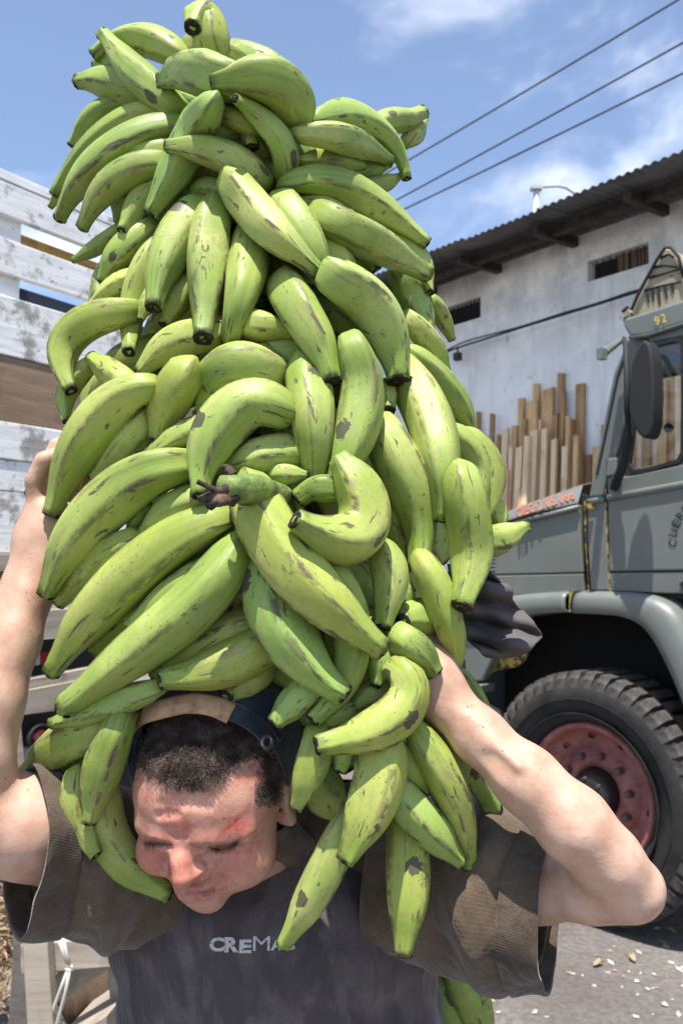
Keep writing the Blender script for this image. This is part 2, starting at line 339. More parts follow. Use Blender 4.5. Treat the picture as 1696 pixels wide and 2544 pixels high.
for i, (cx, ty, w, mt, row) in enumerate(PLK):
    px = 1096 + cx / 2.613; py = 600 + ty / 2.613; off = 0.03 + row * 0.045; top = wp(px, py, off); hw = (wp(px + w / 5.226, py, off) - wp(px - w / 5.226, py, off)).length / 2
    lean = 0.16 + rg.uniform(-.03, .03) + row * .03; foot = Vector((top.x, top.y, 0.0)) + N_ * lean + A_ * rg.uniform(-.03, .03); ax = (top - foot); th = 0.014 + .006 * rg.random()
    side = (A_ - ax.normalized() * A_.dot(ax.normalized())).normalized(); nn = ax.normalized().cross(side)
    mb = MB(); sk = rg.uniform(-.02, .02)
    c = [foot + side * hw, foot - side * hw, top - side * hw + ax.normalized() * sk, top + side * hw]
    mb.prism([q - nn * th for q in c], nn * 2 * th)
    o = mb.build('plank', M_W[mt]); me = o.data; o.location = foot; me.transform(Matrix.Translation(-foot))
    if cx in SPEC: lb = SPEC[cx]
    elif px > 1470: lb = '%s plank against the wall behind the truck cab, %s from the left there' % (WN[mt], ORD[[p[0] for p in PLK if 1096 + p[0] / 2.613 > 1470].index(cx)])
    else: lb = '%s sawn plank, %s from the left in the row leaning on the white wall' % (WN[mt], ORD[i])
    tag(o, lb, 'plank', 'sawn planks leaning on the warehouse wall')

# street lamp beyond the roof, power lines
M_LINE = NT('weathered_line', rough=0.7); M_LINE.color((0.06, 0.065, 0.085)); M_LINE = M_LINE.m
M_CONC = NT('pale_concrete', rough=0.8); M_CONC.color((0.46, 0.45, 0.44)); M_CONC = M_CONC.m
d = 24.0; b = P(1331, 1420, d); LP = empty('street_lamp', (b.x, b.y, 0), 'pale lamp post with a bent arm showing above the corrugated roof', 'street lamp')
mb = MB(); mb.tube([Vector((b.x, b.y, 0)), P(1331, 475, d)], [.12, .085], 12); mb.build('lamp_post', M_CONC, LP, True)
mb = MB(); mb.tube([P(1331, 470, d), P(1345, 464, d), P(1385, 462, d + .1), P(1405, 466, d + .1), P(1440, 490, d + .2), P(1470, 520, d + .3)], .045, 8); mb.build('lamp_arm', M_CONC, LP, True)
mb = MB(); mb.box(P(1331, 468, d), (.16, 0, 0), (0, .12, 0), (0, 0, .05)); mb.build('lamp_bracket', M_CONC, LP)
mb = MB(); mb.tube([P(1470, 520, d + .3), P(1510, 545, d + .4)], [.09, .14], 10); mb.build('lamp_head', M_CONC, LP, True)
for (a, b_, lb, k) in (((1035, 386), (1683, 0), 'uppermost black power line crossing the blue sky', .0), ((985, 497), (1696, 106), 'middle black power line crossing the blue sky', .05), ((1010, 517), (1696, 182), 'lowest black power line above the warehouse roof', .02)):
    pa = P(*a, 14.0); pb = P(*b_, 10.5); dd = pb - pa; pts = []
    for s in np.linspace(-2.0, 2.6, 50): pts.append(pa + dd * s + Vector((0, 0, 0.035 * ((s - .5) ** 2) - .006)))
    mb = MB(); mb.tube(pts, .016, 6); tag(mb.build('power_line', M_LINE, None, True), lb, 'power line', 'power lines crossing the sky')

# ------------------------------------------------------------------ military truck
TP0 = P(1470, 1972, 3.84)
def tp(px, py, inset=0.0): return on_plane(px, py, TP0 - N_ * inset, N_)
def tu(p): return (p - TP0).dot(A_)
def tpt(u, z, inset=0.0): q = TP0 + A_ * u - N_ * inset; return Vector((q.x, q.y, z))
def paint(name, c, rough=0.42, dirt=0.5):
    t = NT(name, rough=rough, spec=0.5); oc = t.coord('Object'); n = t.noise(oc, 3.2, 6, 0.6); f = t.noise(oc, 90, 3, 0.6)
    col = t.ramp(n, [(0.3, tuple(v * .88 for v in c)), (0.7, tuple(v * 1.1 for v in c))]); col = t.mix(t.ramp(t.noise(oc, 14, 6, 0.7), [(0.50, 0.0), (0.68, dirt)]), col, (0.16, 0.145, 0.12))
    t.color(col); t.rough(t.math('MULTIPLY_ADD', n, 0.3, rough - .14)); t.bump(t.noise(oc, 5, 2), 0.004, 0.15); return t.m
M_TRK = paint('grey_green_truck_paint', (0.155, 0.170, 0.155)); M_BLK = NT('black_rubber', rough=0.75); M_BLK.color((0.012, 0.012, 0.013)); M_BLK = M_BLK.m
M_YEL = NT('worn_yellow_paint', rough=0.6); M_YEL.color(M_YEL.ramp(M_YEL.noise(M_YEL.coord('Object'), 26, 5, .7), [(0.46, (0.03, 0.028, 0.02)), (0.52, (0.42, 0.30, 0.05))])); M_YEL = M_YEL.m
TRK = empty('military_truck', Vector((TP0.x, TP0.y, 0)), 'grey green military truck with stencilled orange number and brick red wheel rim', 'truck')
def panel(name, pxs, inset, th, mat, bevel=.006, parent=None, label=None):
    mb = MB(); mb.prism([tp(x, y, inset) for x, y in pxs][::-1], -N_ * th)
    o = mb.build(name, mat, parent or TRK, bevel=bevel, bseg=3, label=label); return o
# bonnet side, its sloping top, door, cowl
hoodside = [(1128, 1378), (1180, 1338), (1255, 1300), (1320, 1279), (1438, 1254), (1440, 1330), (1446, 1423), (1120, 1430)]
panel('bonnet_side', hoodside, .06, .03, M_TRK, .008)
panel('bonnet_side', [(1120, 1432.5), (1446, 1425.5), (1450, 1474), (1120, 1482)], .06, .03, M_TRK, .006)
bt = [(1128, 1378), (1180, 1336), (1255, 1298), (1320, 1277), (1438, 1252)]; bt2 = [(1100, 1355), (1160, 1316), (1250, 1276), (1330, 1246), (1447, 1205)]
V_ = []; ins = [(.05, 0), (.075, .0), (.17, 1), (.30, 2), (1.0, 3), (1.7, 2), (1.95, 1), (2.05, 0)]
rowsv = []
for (a, b2) in zip(bt, bt2):
    p0 = tp(*a, .055); p1 = tp(*b2, .17); p1b = Vector((p0.x, p0.y, 0)) - N_ * .115; zt = p1.z; rows = [p0 + N_ * .012, p0 + Vector((0, 0, .012)) + N_ * .008, tpt(tu(p1), zt, .17)]
    rows.append(tpt(tu(p1), zt + .05, .45)); rows.append(tpt(tu(p1), zt + .075, 1.0)); rows.append(tpt(tu(p1), zt + .05, 1.55)); rows.append(tpt(tu(p1), zt, 1.85)); rows.append(tpt(tu(p0), p0.z, 2.0)); rowsv.append(rows)
V_ = [p for r in rowsv for p in r]; m = len(rowsv[0]); F_ = [(i * m + j, i * m + j + 1, (i + 1) * m + j + 1, (i + 1) * m + j) for i in range(len(rowsv) - 1) for j in range(m - 1)]
hood = mesh_obj('bonnet', V_, F_, M_TRK, TRK, False); sd = hood.modifiers.new('t', 'SOLIDIFY'); sd.thickness = .008; sd.offset = 0; bv = hood.modifiers.new('b', 'BEVEL'); bv.width = .01; bv.segments = 3; hood.data.polygons.foreach_set('use_smooth', [False] * len(hood.data.polygons))
# dark gap and yellow edges
panel('body_seam', [(1110, 1420), (1449, 1418), (1451, 1436), (1110, 1442)], .092, .02, M_BLK, 0)
panel('body_seam', [(1462, 1414), (1800, 1410), (1800, 1430), (1462, 1432)], .068, .02, M_BLK, 0)
panel('body_seam', [(1441, 1225), (1462, 1235), (1462, 1470), (1452, 1470), (1446, 1400), (1440, 1300)], .10, .02, M_BLK, 0)
panel('seam_edge', [(1449, 1236), (1452, 1236), (1455, 1330), (1462, 1468), (1459, 1468), (1451, 1330)], .048, .006, M_YEL, 0)
panel('cowl_panel', [(1460, 1240), (1501, 1232), (1506, 1330), (1512, 1466), (1466, 1467), (1458, 1330)], .035, .03, M_TRK, .006)
panel('seam_edge', [(1501, 1214), (1504, 1214), (1508, 1330), (1516, 1468), (1512, 1468), (1505, 1330)], .036, .006, M_YEL, 0)
panel('cab_door', [(1507, 1186), (1560, 1182), (1700, 1152), (1800, 1135), (1800, 1416), (1511, 1420), (1509, 1330)], .03, .035, M_TRK, .01)
panel('door_sill', [(1512, 1423), (1800, 1419), (1800, 1475), (1660, 1474), (1516, 1468)], .035, .03, M_TRK, .006)
# raised beads
def bead(pts, r, name='body_bead'):
    mb = MB(); mb.tube([tp(x, y, .03) for x, y in pts], r, 8); mb.build(name, M_TRK, TRK, True)
bead([(1460, 1246), (1501, 1240)], .014); bead([(1510, 1238), (1600, 1221), (1700, 1203), (1800, 1188)], .018)
mb = MB(); mb.tube([tp(x, y, .045) for x, y in ((1250, 1310), (1330, 1286), (1437, 1259))], .012, 8); mb.build('body_bead', M_TRK, TRK, True)
mb = MB(); mb.box(tp(1465, 1258, .005), A_ * .012, N_ * .012, Z_ * .012); mb.build('marker', M_YEL, TRK)
# louvres
for i in range(5):
    panel('louvre', [(1202, 1376 + i * 9.5), (1225, 1375 + i * 9.5), (1225, 1380 + i * 9.5), (1202, 1381 + i * 9.5)], .045, .02, M_TRK, .003)
# pillar, roof, window frame, glass
panel('windscreen_pillar', [(1460, 1237), (1489, 1090), (1521, 930), (1548, 862), (1562, 838), (1606, 832), (1572, 900), (1560, 1000), (1540, 1100), (1507, 1182), (1501, 1232)], .06, .05, M_TRK, .012)
panel('windscreen_seal', [(1478, 1180), (1498, 1085), (1530, 932), (1552, 872), (1556, 876), (1535, 935), (1503, 1088), (1483, 1180)], .055, .012, M_BLK, 0)
panel('door_frame', [(1606, 838), (1700, 806), (1800, 780), (1800, 812), (1700, 834), (1612, 851)], .05, .045, M_TRK, .008)
panel('door_frame', [(1697, 834), (1800, 812), (1800, 1135), (1697, 1152)], .05, .045, M_TRK, .008)
panel('door_frame', [(1512, 1180), (1548, 1110), (1562, 1165), (1697, 1143), (1697, 1153), (1560, 1183)], .05, .045, M_TRK, .006)
def band_panel(name, outer, inner, inset, th, mat):
    mb = MB(); n = len(outer); o_ = [tp(x, y, inset) for x, y in outer]; i_ = [tp(x, y, inset) for x, y in inner]; v = o_ + i_ + [p - N_ * th for p in o_] + [p - N_ * th for p in i_]; f = []
    for k in range(n): m2 = (k + 1) % n; f += [(k, n + k, n + m2, m2), (2 * n + k, 2 * n + m2, 3 * n + m2, 3 * n + k), (k, m2, 2 * n + m2, 2 * n + k), (n + k, 3 * n + k, 3 * n + m2, n + m2)]
    mb.add(v, f); return mb.build(name, mat, TRK)
wo = [(1598, 856), (1672, 839), (1690, 842), (1698, 856), (1699, 1000), (1697, 1128), (1686, 1150), (1590, 1176), (1566, 1176), (1550, 1160), (1556, 1100), (1570, 960)]
wi = [(1608, 864), (1672, 848), (1684, 850), (1689, 862), (1690, 1000), (1688, 1124), (1678, 1142), (1592, 1166), (1572, 1166), (1560, 1152), (1566, 1100), (1580, 960)]
band_panel('window_seal', wo, wi, .03, .03, M_BLK)
def glass_mat(name, tint=(0.9, 0.92, 0.92), rough=0.02):
    m = bpy.data.materials.new(name); m.use_nodes = True; N = m.node_tree.nodes; L = m.node_tree.links; out = N['Material Output']; N.remove(N['Principled BSDF'])
    tr = N.new('ShaderNodeBsdfTransparent'); tr.inputs[0].default_value = (*tint, 1); gl = N.new('ShaderNodeBsdfGlossy'); gl.inputs['Roughness'].default_value = rough; fr = N.new('ShaderNodeFresnel'); fr.inputs[0].default_value = 1.5; mx = N.new('ShaderNodeMixShader')
    L.new(fr.outputs[0], mx.inputs[0]); L.new(tr.outputs[0], mx.inputs[1]); L.new(gl.outputs[0], mx.inputs[2]); L.new(mx.outputs[0], out.inputs['Surface']); return m
M_GLS = glass_mat('truck_glass')
panel('side_window', wi, .05, .004, M_GLS, 0)
# cab roof and far side, dashboard
roof = [(1545, 808), (1548, 790), (1600, 775), (1700, 742), (1800, 715), (1800, 779), (1700, 803), (1606, 834), (1562, 838)]
mb = MB(); lp = [tp(x, y, .02) for x, y in roof]; mb.prism(lp[::-1], -N_ * 2.1); mb.build('cab_roof', M_TRK, TRK, bevel=.02, bseg=3)
mb = MB(); lp = [tpt(tu(tp(x, y, .06)), tp(x, y, .06).z, 2.1) for x, y in ((1460, 1237), (1521, 930), (1562, 838), (1620, 832), (1575, 960), (1540, 1110), (1560, 1183), (1800, 1135), (1800, 1470), (1466, 1467))]; mb.prism(lp[::-1], -N_ * .04); mb.build('far_cab_side', M_TRK, TRK)
mb = MB(); a = tp(1470, 1300, .1); b2 = tp(1560, 1215, .1); mb.box(tpt(tu(a) - .25, tp(1530, 1192, .1).z - .13, 1.05), A_ * .22, N_ * .95, Z_ * .12); mb.build('dashboard', M_BLK, TRK, bevel=.03)
mb = MB(); mb.box(tpt(tu(a) - 1.55, tp(1530, 1192, .1).z - .1, 1.05), A_ * .12, N_ * .9, Z_ * .42); mb.build('cab_seat', M_BLK, TRK, bevel=.05)
# inside mirror / visor seen through the side glass
mb = MB(); c = tp(1655, 890, .9); mb.box(c, A_ * .16, N_ * .02, Z_ * .11); mb.build('far_mirror', M_BLK, TRK, bevel=.03, label='far side mirror seen through the cab')
mb = MB(); c = tp(1659, 1063, .12); mb.add(*[[c + Vector((math.cos(a_) * math.sin(b_), math.sin(a_) * math.sin(b_), math.cos(b_))) * .022 for b_ in np.linspace(.01, 3.13, 9) for a_ in np.linspace(0, 6.283, 13)[:-1]], [(i * 12 + j, i * 12 + (j + 1) % 12, (i + 1) * 12 + (j + 1) % 12, (i + 1) * 12 + j) for i in range(8) for j in range(12)]]); mb.build('gear_knob', M_BLK, TRK, True)
# gutter line, roof mark, painted deflector
bead([(1562, 838), (1606, 833), (1700, 803), (1800, 777)], .010, 'roof_gutter')
M_TAN2 = NT('painted_canvas', rough=0.85); _oc = M_TAN2.coord('Object'); M_TAN2.color(M_TAN2.mix(M_TAN2.ramp(M_TAN2.noise(M_TAN2.coord('Object', (1.2, 1.2, 3.0)), 5.5, 4, .6, .8), [(0.64, 0.0), (0.68, 0.7)]), M_TAN2.ramp(M_TAN2.noise(_oc, 8, 4), [(0.3, (0.27, 0.225, 0.145)), (0.7, (0.37, 0.315, 0.215))]), (0.035, 0.04, 0.042))); M_TAN2 = M_TAN2.m
dfl = [(1543, 800), (1546, 775), (1558, 762), (1566, 772), (1580, 735), (1602, 695), (1628, 648), (1648, 618), (1664, 617), (1680, 635), (1692, 665), (1700, 720), (1705, 770), (1660, 776), (1610, 792), (1575, 812)]
mb = MB(); mb.prism([tp(x, y, .10) for x, y in dfl][::-1], -N_ * 1.9); dob = mb.build('roof_deflector', M_TAN2, TRK, bevel=.03, bseg=3)
mb = MB(); mb.tube([tp(x, y, .085) for x, y in ((1545, 775), (1558, 762), (1567, 770), (1582, 735), (1604, 693), (1630, 646), (1650, 616), (1665, 615), (1684, 638), (1698, 690))], .008, 8); mb.build('deflector_piping', M_BLK, TRK, True)
for i, pts in enumerate(([(1606, 728), (1611, 752)], [(1620, 722), (1622, 748)], [(1634, 716), (1638, 758)], [(1650, 712), (1656, 740)], [(1668, 708), (1671, 728)], [(1612, 690), (1660, 676), (1690, 668)], [(1618, 664), (1650, 660), (1682, 664)], [(1600, 722), (1640, 710), (1690, 700)], [(1640, 640), (1660, 632), (1672, 640)], [(1552, 790), (1560, 796), (1572, 788), (1566, 778)])):
    mb = MB(); mb.tube([tp(x, y, .097) for x, y in pts], [.008 if j in (0,) else .004 for j in range(len(pts))], 6); mb.build('painted_stroke', M_BLK, dob)
M_YELB = NT('bright_yellow_mark', rough=0.6); M_YELB.color((0.62, 0.45, 0.06)); M_YELB = M_YELB.m
def flat_text(ch, px, py, hpx, wpx, ang, inset, mat, parent, name, bold=.02, shear=0.):
    v, f, _ = glyph(ch, 1.0, bold, shear); x0 = min(a.x for a in v); x1 = max(a.x for a in v); y0 = min(a.y for a in v); y1 = max(a.y for a in v); out = []; ca, sa = math.cos(ang), math.sin(ang)
    for a in v:
        dx = ((a.x - x0) / (x1 - x0) - .5) * wpx; dy = -((a.y - y0) / (y1 - y0) - .5) * hpx; out.append(tp(px + dx * ca - dy * sa, py + dx * sa + dy * ca, inset))
    return mesh_obj(name, out, f, mat, parent)
def glyph(ch, size, bold=0.02, shear=0.0):
    cu = bpy.data.curves.new('glyph', 'FONT'); cu.body = ch; cu.size = size; cu.offset = bold * size; cu.shear = shear; cu.resolution_u = 4
    o = bpy.data.objects.new('glyph', cu); C.objects.link(o); dg = bpy.context.evaluated_depsgraph_get(); me = bpy.data.meshes.new_from_object(o.evaluated_get(dg))
    v = [Vector(a.co) for a in me.vertices]; f = [tuple(p.vertices) for p in me.polygons]
    bpy.data.objects.remove(o); bpy.data.curves.remove(cu); bpy.data.meshes.remove(me); return v, f, 0
flat_text('9', 1631, 797, 22, 13, -.25, .012, M_YELB, TRK, 'painted_mark'); flat_text('2', 1647, 790, 22, 12, -.25, .012, M_YELB, TRK, 'painted_mark')
# orange stencil on the bonnet chamfer: CIEG-2.05.066 ; laid just proud of the chamfer plane
def chamfer_plane():
    a = rowsv[2][1]; b = rowsv[4][1]; c = rowsv[3][2]; n = (b - a).cross(c - a).normalized(); 
    if n.dot(CAM - a) < 0: n = -n
    return a, n
CA, CN = chamfer_plane(); M_ORG = NT('orange_stencil_paint', rough=0.6); M_ORG.color(M_ORG.ramp(M_ORG.noise(M_ORG.coord('Object'), 70, 4), [(0.35, (0.28, 0.10, 0.05)), (0.6, (0.55, 0.155, 0.055))])); M_ORG = M_ORG.m
def text_on(ch, px, py, hpx, wpx, ang, p0, n, mat, parent, name, bold=.01, off=.016):
    v, f, _ = glyph(ch, 1.0, bold); x0 = min(a.x for a in v); x1 = max(a.x for a in v); y0 = min(a.y for a in v); y1 = max(a.y for a in v); out = []; ca, sa = math.cos(ang), math.sin(ang)
    for a in v:
        dx = ((a.x - x0) / (x1 - x0) - .5) * wpx; dy = -((a.y - y0) / (y1 - y0) - .5) * hpx; out.append(on_plane(px + dx * ca - dy * sa, py + dx * sa + dy * ca, p0 + n * off, n))
    return mesh_obj(name, out, f, mat, parent)
st_ = 'CIEG-2.05.066'; wd = [9, 3, 9, 10, 6, 9, 3, 10, 10, 3, 10, 10, 10]; tot = sum(wd) + 2.6 * 12; sx_ = 1282.0; ex = 1424.0; sc_ = (ex - sx_) / tot; x = sx_
for ch, w_ in zip(st_, wd):
    cx = x + w_ * sc_ / 2; cy = 1272 + (cx - 1282) / 142 * (-45); hh_ = 24 if ch not in '-.' else 4
    yy = cy + (9 if ch == '.' else 0); text_on(ch, cx, yy, hh_, w_ * sc_, -.30, CA, CN, M_ORG, hood, 'stencil_letter'); x += (w_ + 2.6) * sc_
for ch, x, y, a in (('C', 1669, 1350, -1.35), ('U', 1671, 1325, -1.2), ('E', 1678, 1301, -1.0), ('R', 1689, 1281, -.85), ('P', 1703, 1264, -.7), ('O', 1719, 1251, -.5)):
    flat_text(ch, x, y, 20, 17, a, .027, M_BLK, TRK, 'stencil_letter', .015)
panel('stencil_emblem', [(1686, 1450), (1700, 1440), (1706, 1448), (1697, 1456), (1702, 1462), (1694, 1466)], .028, .002, M_BLK, 0)
# mirror and its arms
mir = [(1598, 842), (1582, 862), (1566, 905), (1559, 960), (1558, 1020), (1566, 1050), (1584, 1080), (1600, 1091), (1612, 1080), (1620, 1055), (1623, 980), (1620, 900), (1611, 855)]
mb = MB(); mb.prism([tp(x, y, -.22) for x, y in mir][::-1], -N_ * .09); mo = mb.build('wing_mirror', M_BLK, TRK, bevel=.025, bseg=4)
mb = MB(); mb.tube([tp(x, y, i_) for x, y, i_ in ((1548, 842, 0.0), (1553, 858, -.12), (1556, 940, -.2), (1556, 1020, -.2), (1563, 1100, -.12), (1545, 1160, -.05), (1524, 1212, .0))], .013, 8); mb.build('mirror_arm', M_BLK, TRK, True)
mb = MB(); mb.tube([tp(x, y, i_) for x, y, i_ in ((1560, 1080, -.13), (1548, 1150, -.06), (1524, 1213, .0))], .022, 8); mb.build('mirror_arm', M_BLK, TRK, True)
mb = MB(); mb.tube([tp(1547, 842, .0), tp(1510, 868, -.12), tp(1497, 878, -.2)], [.012, .02, .022], 8); mb.box(tp(1494, 880, -.22), A_ * .014, N_ * .02, Z_ * .024); mb.build('mirror_arm', M_TRK, TRK)
panel('door_hinge', [(1501, 1140), (1530, 1136), (1530, 1180), (1503, 1184)], .0, .03, M_TRK, .008)
# mudguard arch: swept band
arch_o = [(1115, 1496), (1200, 1486), (1272, 1478), (1340, 1472), (1413, 1468)]; arch_i = [(1115, 1545), (1200, 1540), (1290, 1532), (1340, 1524), (1413, 1521)]
def guard(o_, i_, name):
    mb = MB(); V_ = []; prof = [(0, 1.0, .0), (.03, .97, -.05), (.12, .86, -.085), (.35, .6, -.10), (.8, .15, -.10), (1.0, .0, -.09), (1.0, 0.0, .25)]
    for a, b in zip(o_, i_):
        pa, pb = tp(*a, .0), tp(*b, .0); V_.append(pa - N_ * .35)
        for s, _, out in prof[:-1]: V_.append(pa.lerp(pb, s) + N_ * (-out - .06 + .0 if out == 0 else -out - .06))
        V_.append(pb - N_ * .30 + Z_ * .0)
    m = len(prof) + 1; F_ = [(i * m + j, i * m + j + 1, (i + 1) * m + j + 1, (i + 1) * m + j) for i in range(len(o_) - 1) for j in range(m - 1)]
    o = mesh_obj(name, V_, F_, M_TRK, TRK, True); sd = o.modifiers.new('t', 'SOLIDIFY'); sd.thickness = .012; return o
guard([tuple(p) for p in catmull(np.array(arch_o, float), 24)], [tuple(p) for p in catmull(np.array(arch_i, float), 24)], 'mudguard')
arch_o2 = [(1437, 1468), (1520, 1469), (1590, 1474), (1640, 1487), (1680, 1515), (1710, 1560), (1745, 1640), (1780, 1740)]; arch_i2 = [(1431, 1523), (1500, 1526), (1552, 1532), (1598, 1552), (1630, 1590), (1655, 1635), (1685, 1700), (1725, 1800)]
guard([tuple(p) for p in catmull(np.array(arch_o2, float), 40)], [tuple(p) for p in catmull(np.array(arch_i2, float), 40)], 'mudguard')
panel('seam_edge', [(1413, 1470), (1419, 1468), (1432, 1468), (1420, 1474), (1416, 1490), (1415, 1520), (1412, 1520)], -.10, .006, M_YEL, 0)
panel('body_seam', [(1413, 1468), (1438, 1468), (1434, 1524), (1412, 1522)], .0, .02, M_BLK, 0)
panel('front_wing', [(1090, 1500), (1160, 1520), (1316, 1529), (1280, 1560), (1246, 1610), (1221, 1638), (1196, 1692), (1090, 1700)], .0, .05, M_TRK, .012)
panel('bumper', [(1080, 1704), (1196, 1700), (1192, 1722), (1080, 1730)], -.03, .12, M_TRK, .01)
panel('yellow_bracket', [(1222, 1640), (1246, 1612), (1318, 1586), (1300, 1640), (1285, 1656), (1222, 1668), (1200, 1690)], .06, .02, M_YEL, 0)
mb = MB(); _ug = tu(tp(1104, 1400)); mb.box(tpt(_ug, 1.18, 1.05), A_ * .02, N_ * .95, Z_ * .50); mb.build('grille', M_TRK, TRK, bevel=.02)
# wheel housing and chassis, coloured near-black for the shade inside the arch, tailing off to the rear of the truck
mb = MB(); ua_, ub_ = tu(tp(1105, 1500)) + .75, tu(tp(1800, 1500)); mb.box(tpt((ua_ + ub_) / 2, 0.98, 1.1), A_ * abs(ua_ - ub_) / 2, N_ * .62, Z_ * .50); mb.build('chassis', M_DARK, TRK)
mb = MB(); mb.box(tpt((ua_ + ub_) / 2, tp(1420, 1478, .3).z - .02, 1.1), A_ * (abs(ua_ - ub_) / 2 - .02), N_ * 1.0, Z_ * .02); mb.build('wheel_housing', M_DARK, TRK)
mb = MB(); mb.box(tpt(ub_ - .02, 1.1, 1.08), A_ * .05, N_ * 1.0, Z_ * .72); mb.build('rear_bulkhead', M_TRK, TRK)
mb = MB(); mb.box(tpt(ub_ - 2.2, 1.8, 1.08), A_ * 2.0, N_ * 1.05, Z_ * .75); mb.build('load_box', M_TRK, TRK)
mb = MB(); mb.tube([tpt(-.2, .45, .6), tpt(-.2, .45, 1.6)], .06, 10); mb.build('axle', M_DARK, TRK)
panel('torn_guard', [(1198, 1760), (1212, 1750), (1240, 1762), (1246, 1782), (1262, 1780), (1270, 1790), (1258, 1806), (1232, 1808), (1204, 1790)], .3, .01, M_CHIP, 0)
def wheel(uc, zc, inset):
    R0 = .563; rim = .318; wc = tpt(uc, zc, inset); whl = bpy.data.objects.new('wheel', None); C.objects.link(whl); whl.parent = TRK; off = wc - parent_origin(TRK); whl.location = off
    def pt(r, a, o): return wc + (A_ * math.cos(a) + Z_ * math.sin(a)) * r + N_ * o
    def rev(prof, n, name, mat, sm=True):
        V_ = [pt(r, 2 * math.pi * i / n, o) for i in range(n) for r, o in prof]; m = len(prof); F_ = [(i * m + j, ((i + 1) % n) * m + j, ((i + 1) % n) * m + j + 1, i * m + j + 1) for i in range(n) for j in range(m - 1)]
        return mesh_obj(name, V_, F_, mat, whl, sm)
    rev([(rim, .0), (rim + .01, .045), (rim + .04, .085), (rim + .10, .105), (rim + .135, .110), (R0 - .075, .102), (R0 - .055, .092), (R0 - .030, .075), (R0 - .022, .04), (R0 - .022, -.22), (rim, -.24)], 96, 'tyre', M_TYRE)
    for r in (rim + .055, rim + .120): rev([(r - .004, .088), (r, .115), (r + .004, .112)], 96, 'tyre_ridge', M_TYRE)
    nb = 46; base = None
    for i in range(nb):
        for row in (0, 1):
            a = 2 * math.pi * (i + (.5 if row else 0)) / nb; da = 2 * math.pi / nb * .33
            mbx = MB()
            if row == 0: loopa = [(R0 - .085, .098), (R0 - .030, .088), (R0, .062), (R0, -.02), (R0 - .03, -.02), (R0 - .085, .04)]
            else: loopa = [(R0, -.03), (R0, -.19), (R0 - .03, -.19), (R0 - .03, -.03)]
            if base is None or len(base) <= row:
                m = len(loopa); v = [pt(r, a - da * (1.15 if r < R0 - .05 else 1), o + .004) for r, o in loopa] + [pt(r, a + da * (.8 if r < R0 - .05 else 1), o + .004) for r, o in loopa]
                mbx.add(v, [tuple(range(m)), tuple(range(m, 2 * m))[::-1]] + [(k, k + m, (k + 1) % m + m, (k + 1) % m) for k in range(m)])
                o = mbx.build('tread_block', M_TREAD, whl); me = o.data
                base = (base or []) + [(me, a)]; me.transform(Matrix.Translation(Vector((0, 0, 0))))
            else:
                me, a0 = base[row]; o = bpy.data.objects.new('tread_block', me); C.objects.link(o); o.parent = whl; o.rotation_mode = 'QUATERNION'; o.rotation_quaternion = Quaternion(A_.cross(Z_), a - a0)
    r_ = rev([(rim + .012, .035), (rim + .004, .062), (rim - .014, .058), (rim - .022, .03), (rim - .03, -.01), (rim - .045, -.035), (.235, -.055), (.205, -.06), (.195, -.035), (.150, -.020), (.118, -.020), (.114, -.05)], 96, 'rim', M_RIM)
    for i in range(10):
        a = 2 * math.pi * i / 10 + .18; c = pt(.255, a, -.040); mbx = MB(); t1 = (A_ * -math.sin(a) + Z_ * math.cos(a)); t2 = (A_ * math.cos(a) + Z_ * math.sin(a))
        mbx.add([c + N_ * .004 + t1 * math.cos(w) * .017 + t2 * math.sin(w) * .012 for w in np.linspace(0, 6.283, 13)[:-1]] + [c - N_ * .01], [(k, (k + 1) % 12, 12) for k in range(12)]); mbx.build('rim_hole', M_DARK, whl)
        c = pt(.172, a + .3, -.03); mbx = MB(); mbx.tube([c, c + N_ * .038, c + N_ * .046], [.019, .018, .010], 6); mbx.build('wheel_nut', M_NUT, whl)
    rev([(.114, -.05), (.105, .01), (.095, .04), (.06, .055), (.001, .058)], 48, 'hub', M_HUB)
    for i in range(6):
        a = 2 * math.pi * i / 6 + .3; c = pt(.075, a, .045); mbx = MB(); mbx.tube([c, c + N_ * .016], [.009, .008], 6); mbx.build('hub_bolt', M_NUT, whl)
M_TYRE = NT('tyre_rubber', rough=0.8, spec=.3); _oc = M_TYRE.coord('Object'); M_TYRE.color(M_TYRE.ramp(M_TYRE.noise(_oc, 9, 6, .65), [(0.35, (0.016, 0.016, 0.017)), (0.65, (0.040, 0.037, 0.034))])); M_TYRE = M_TYRE.m
M_TREAD = NT('dusty_tread_rubber', rough=0.85, spec=.25); _oc = M_TREAD.coord('Object'); M_TREAD.color(M_TREAD.ramp(M_TREAD.noise(_oc, 22, 5, .65), [(0.35, (0.030, 0.028, 0.027)), (0.65, (0.095, 0.085, 0.075))])); M_TREAD = M_TREAD.m
M_RIM = NT('brick_red_rim', rough=0.5, spec=.45); _oc = M_RIM.coord('Object'); M_RIM.color(M_RIM.ramp(M_RIM.noise(_oc, 12, 6, .7), [(0.30, (0.13, 0.050, 0.042)), (0.5, (0.32, 0.115, 0.105)), (0.72, (0.42, 0.19, 0.175))])); M_RIM.bump(M_RIM.noise(_oc, 40, 3), .002, .4); M_RIM = M_RIM.m
M_NUT = NT('dusty_steel_nut', rough=0.55, metal=.5); M_NUT.color((0.16, 0.12, 0.10)); M_NUT = M_NUT.m
M_HUB = NT('greasy_hub', rough=0.5, metal=.3); M_HUB.color((0.028, 0.022, 0.020)); M_HUB = M_HUB.m
zc = TP0.z; wheel(0.0, zc, .02)
print('wheel centre z', zc)

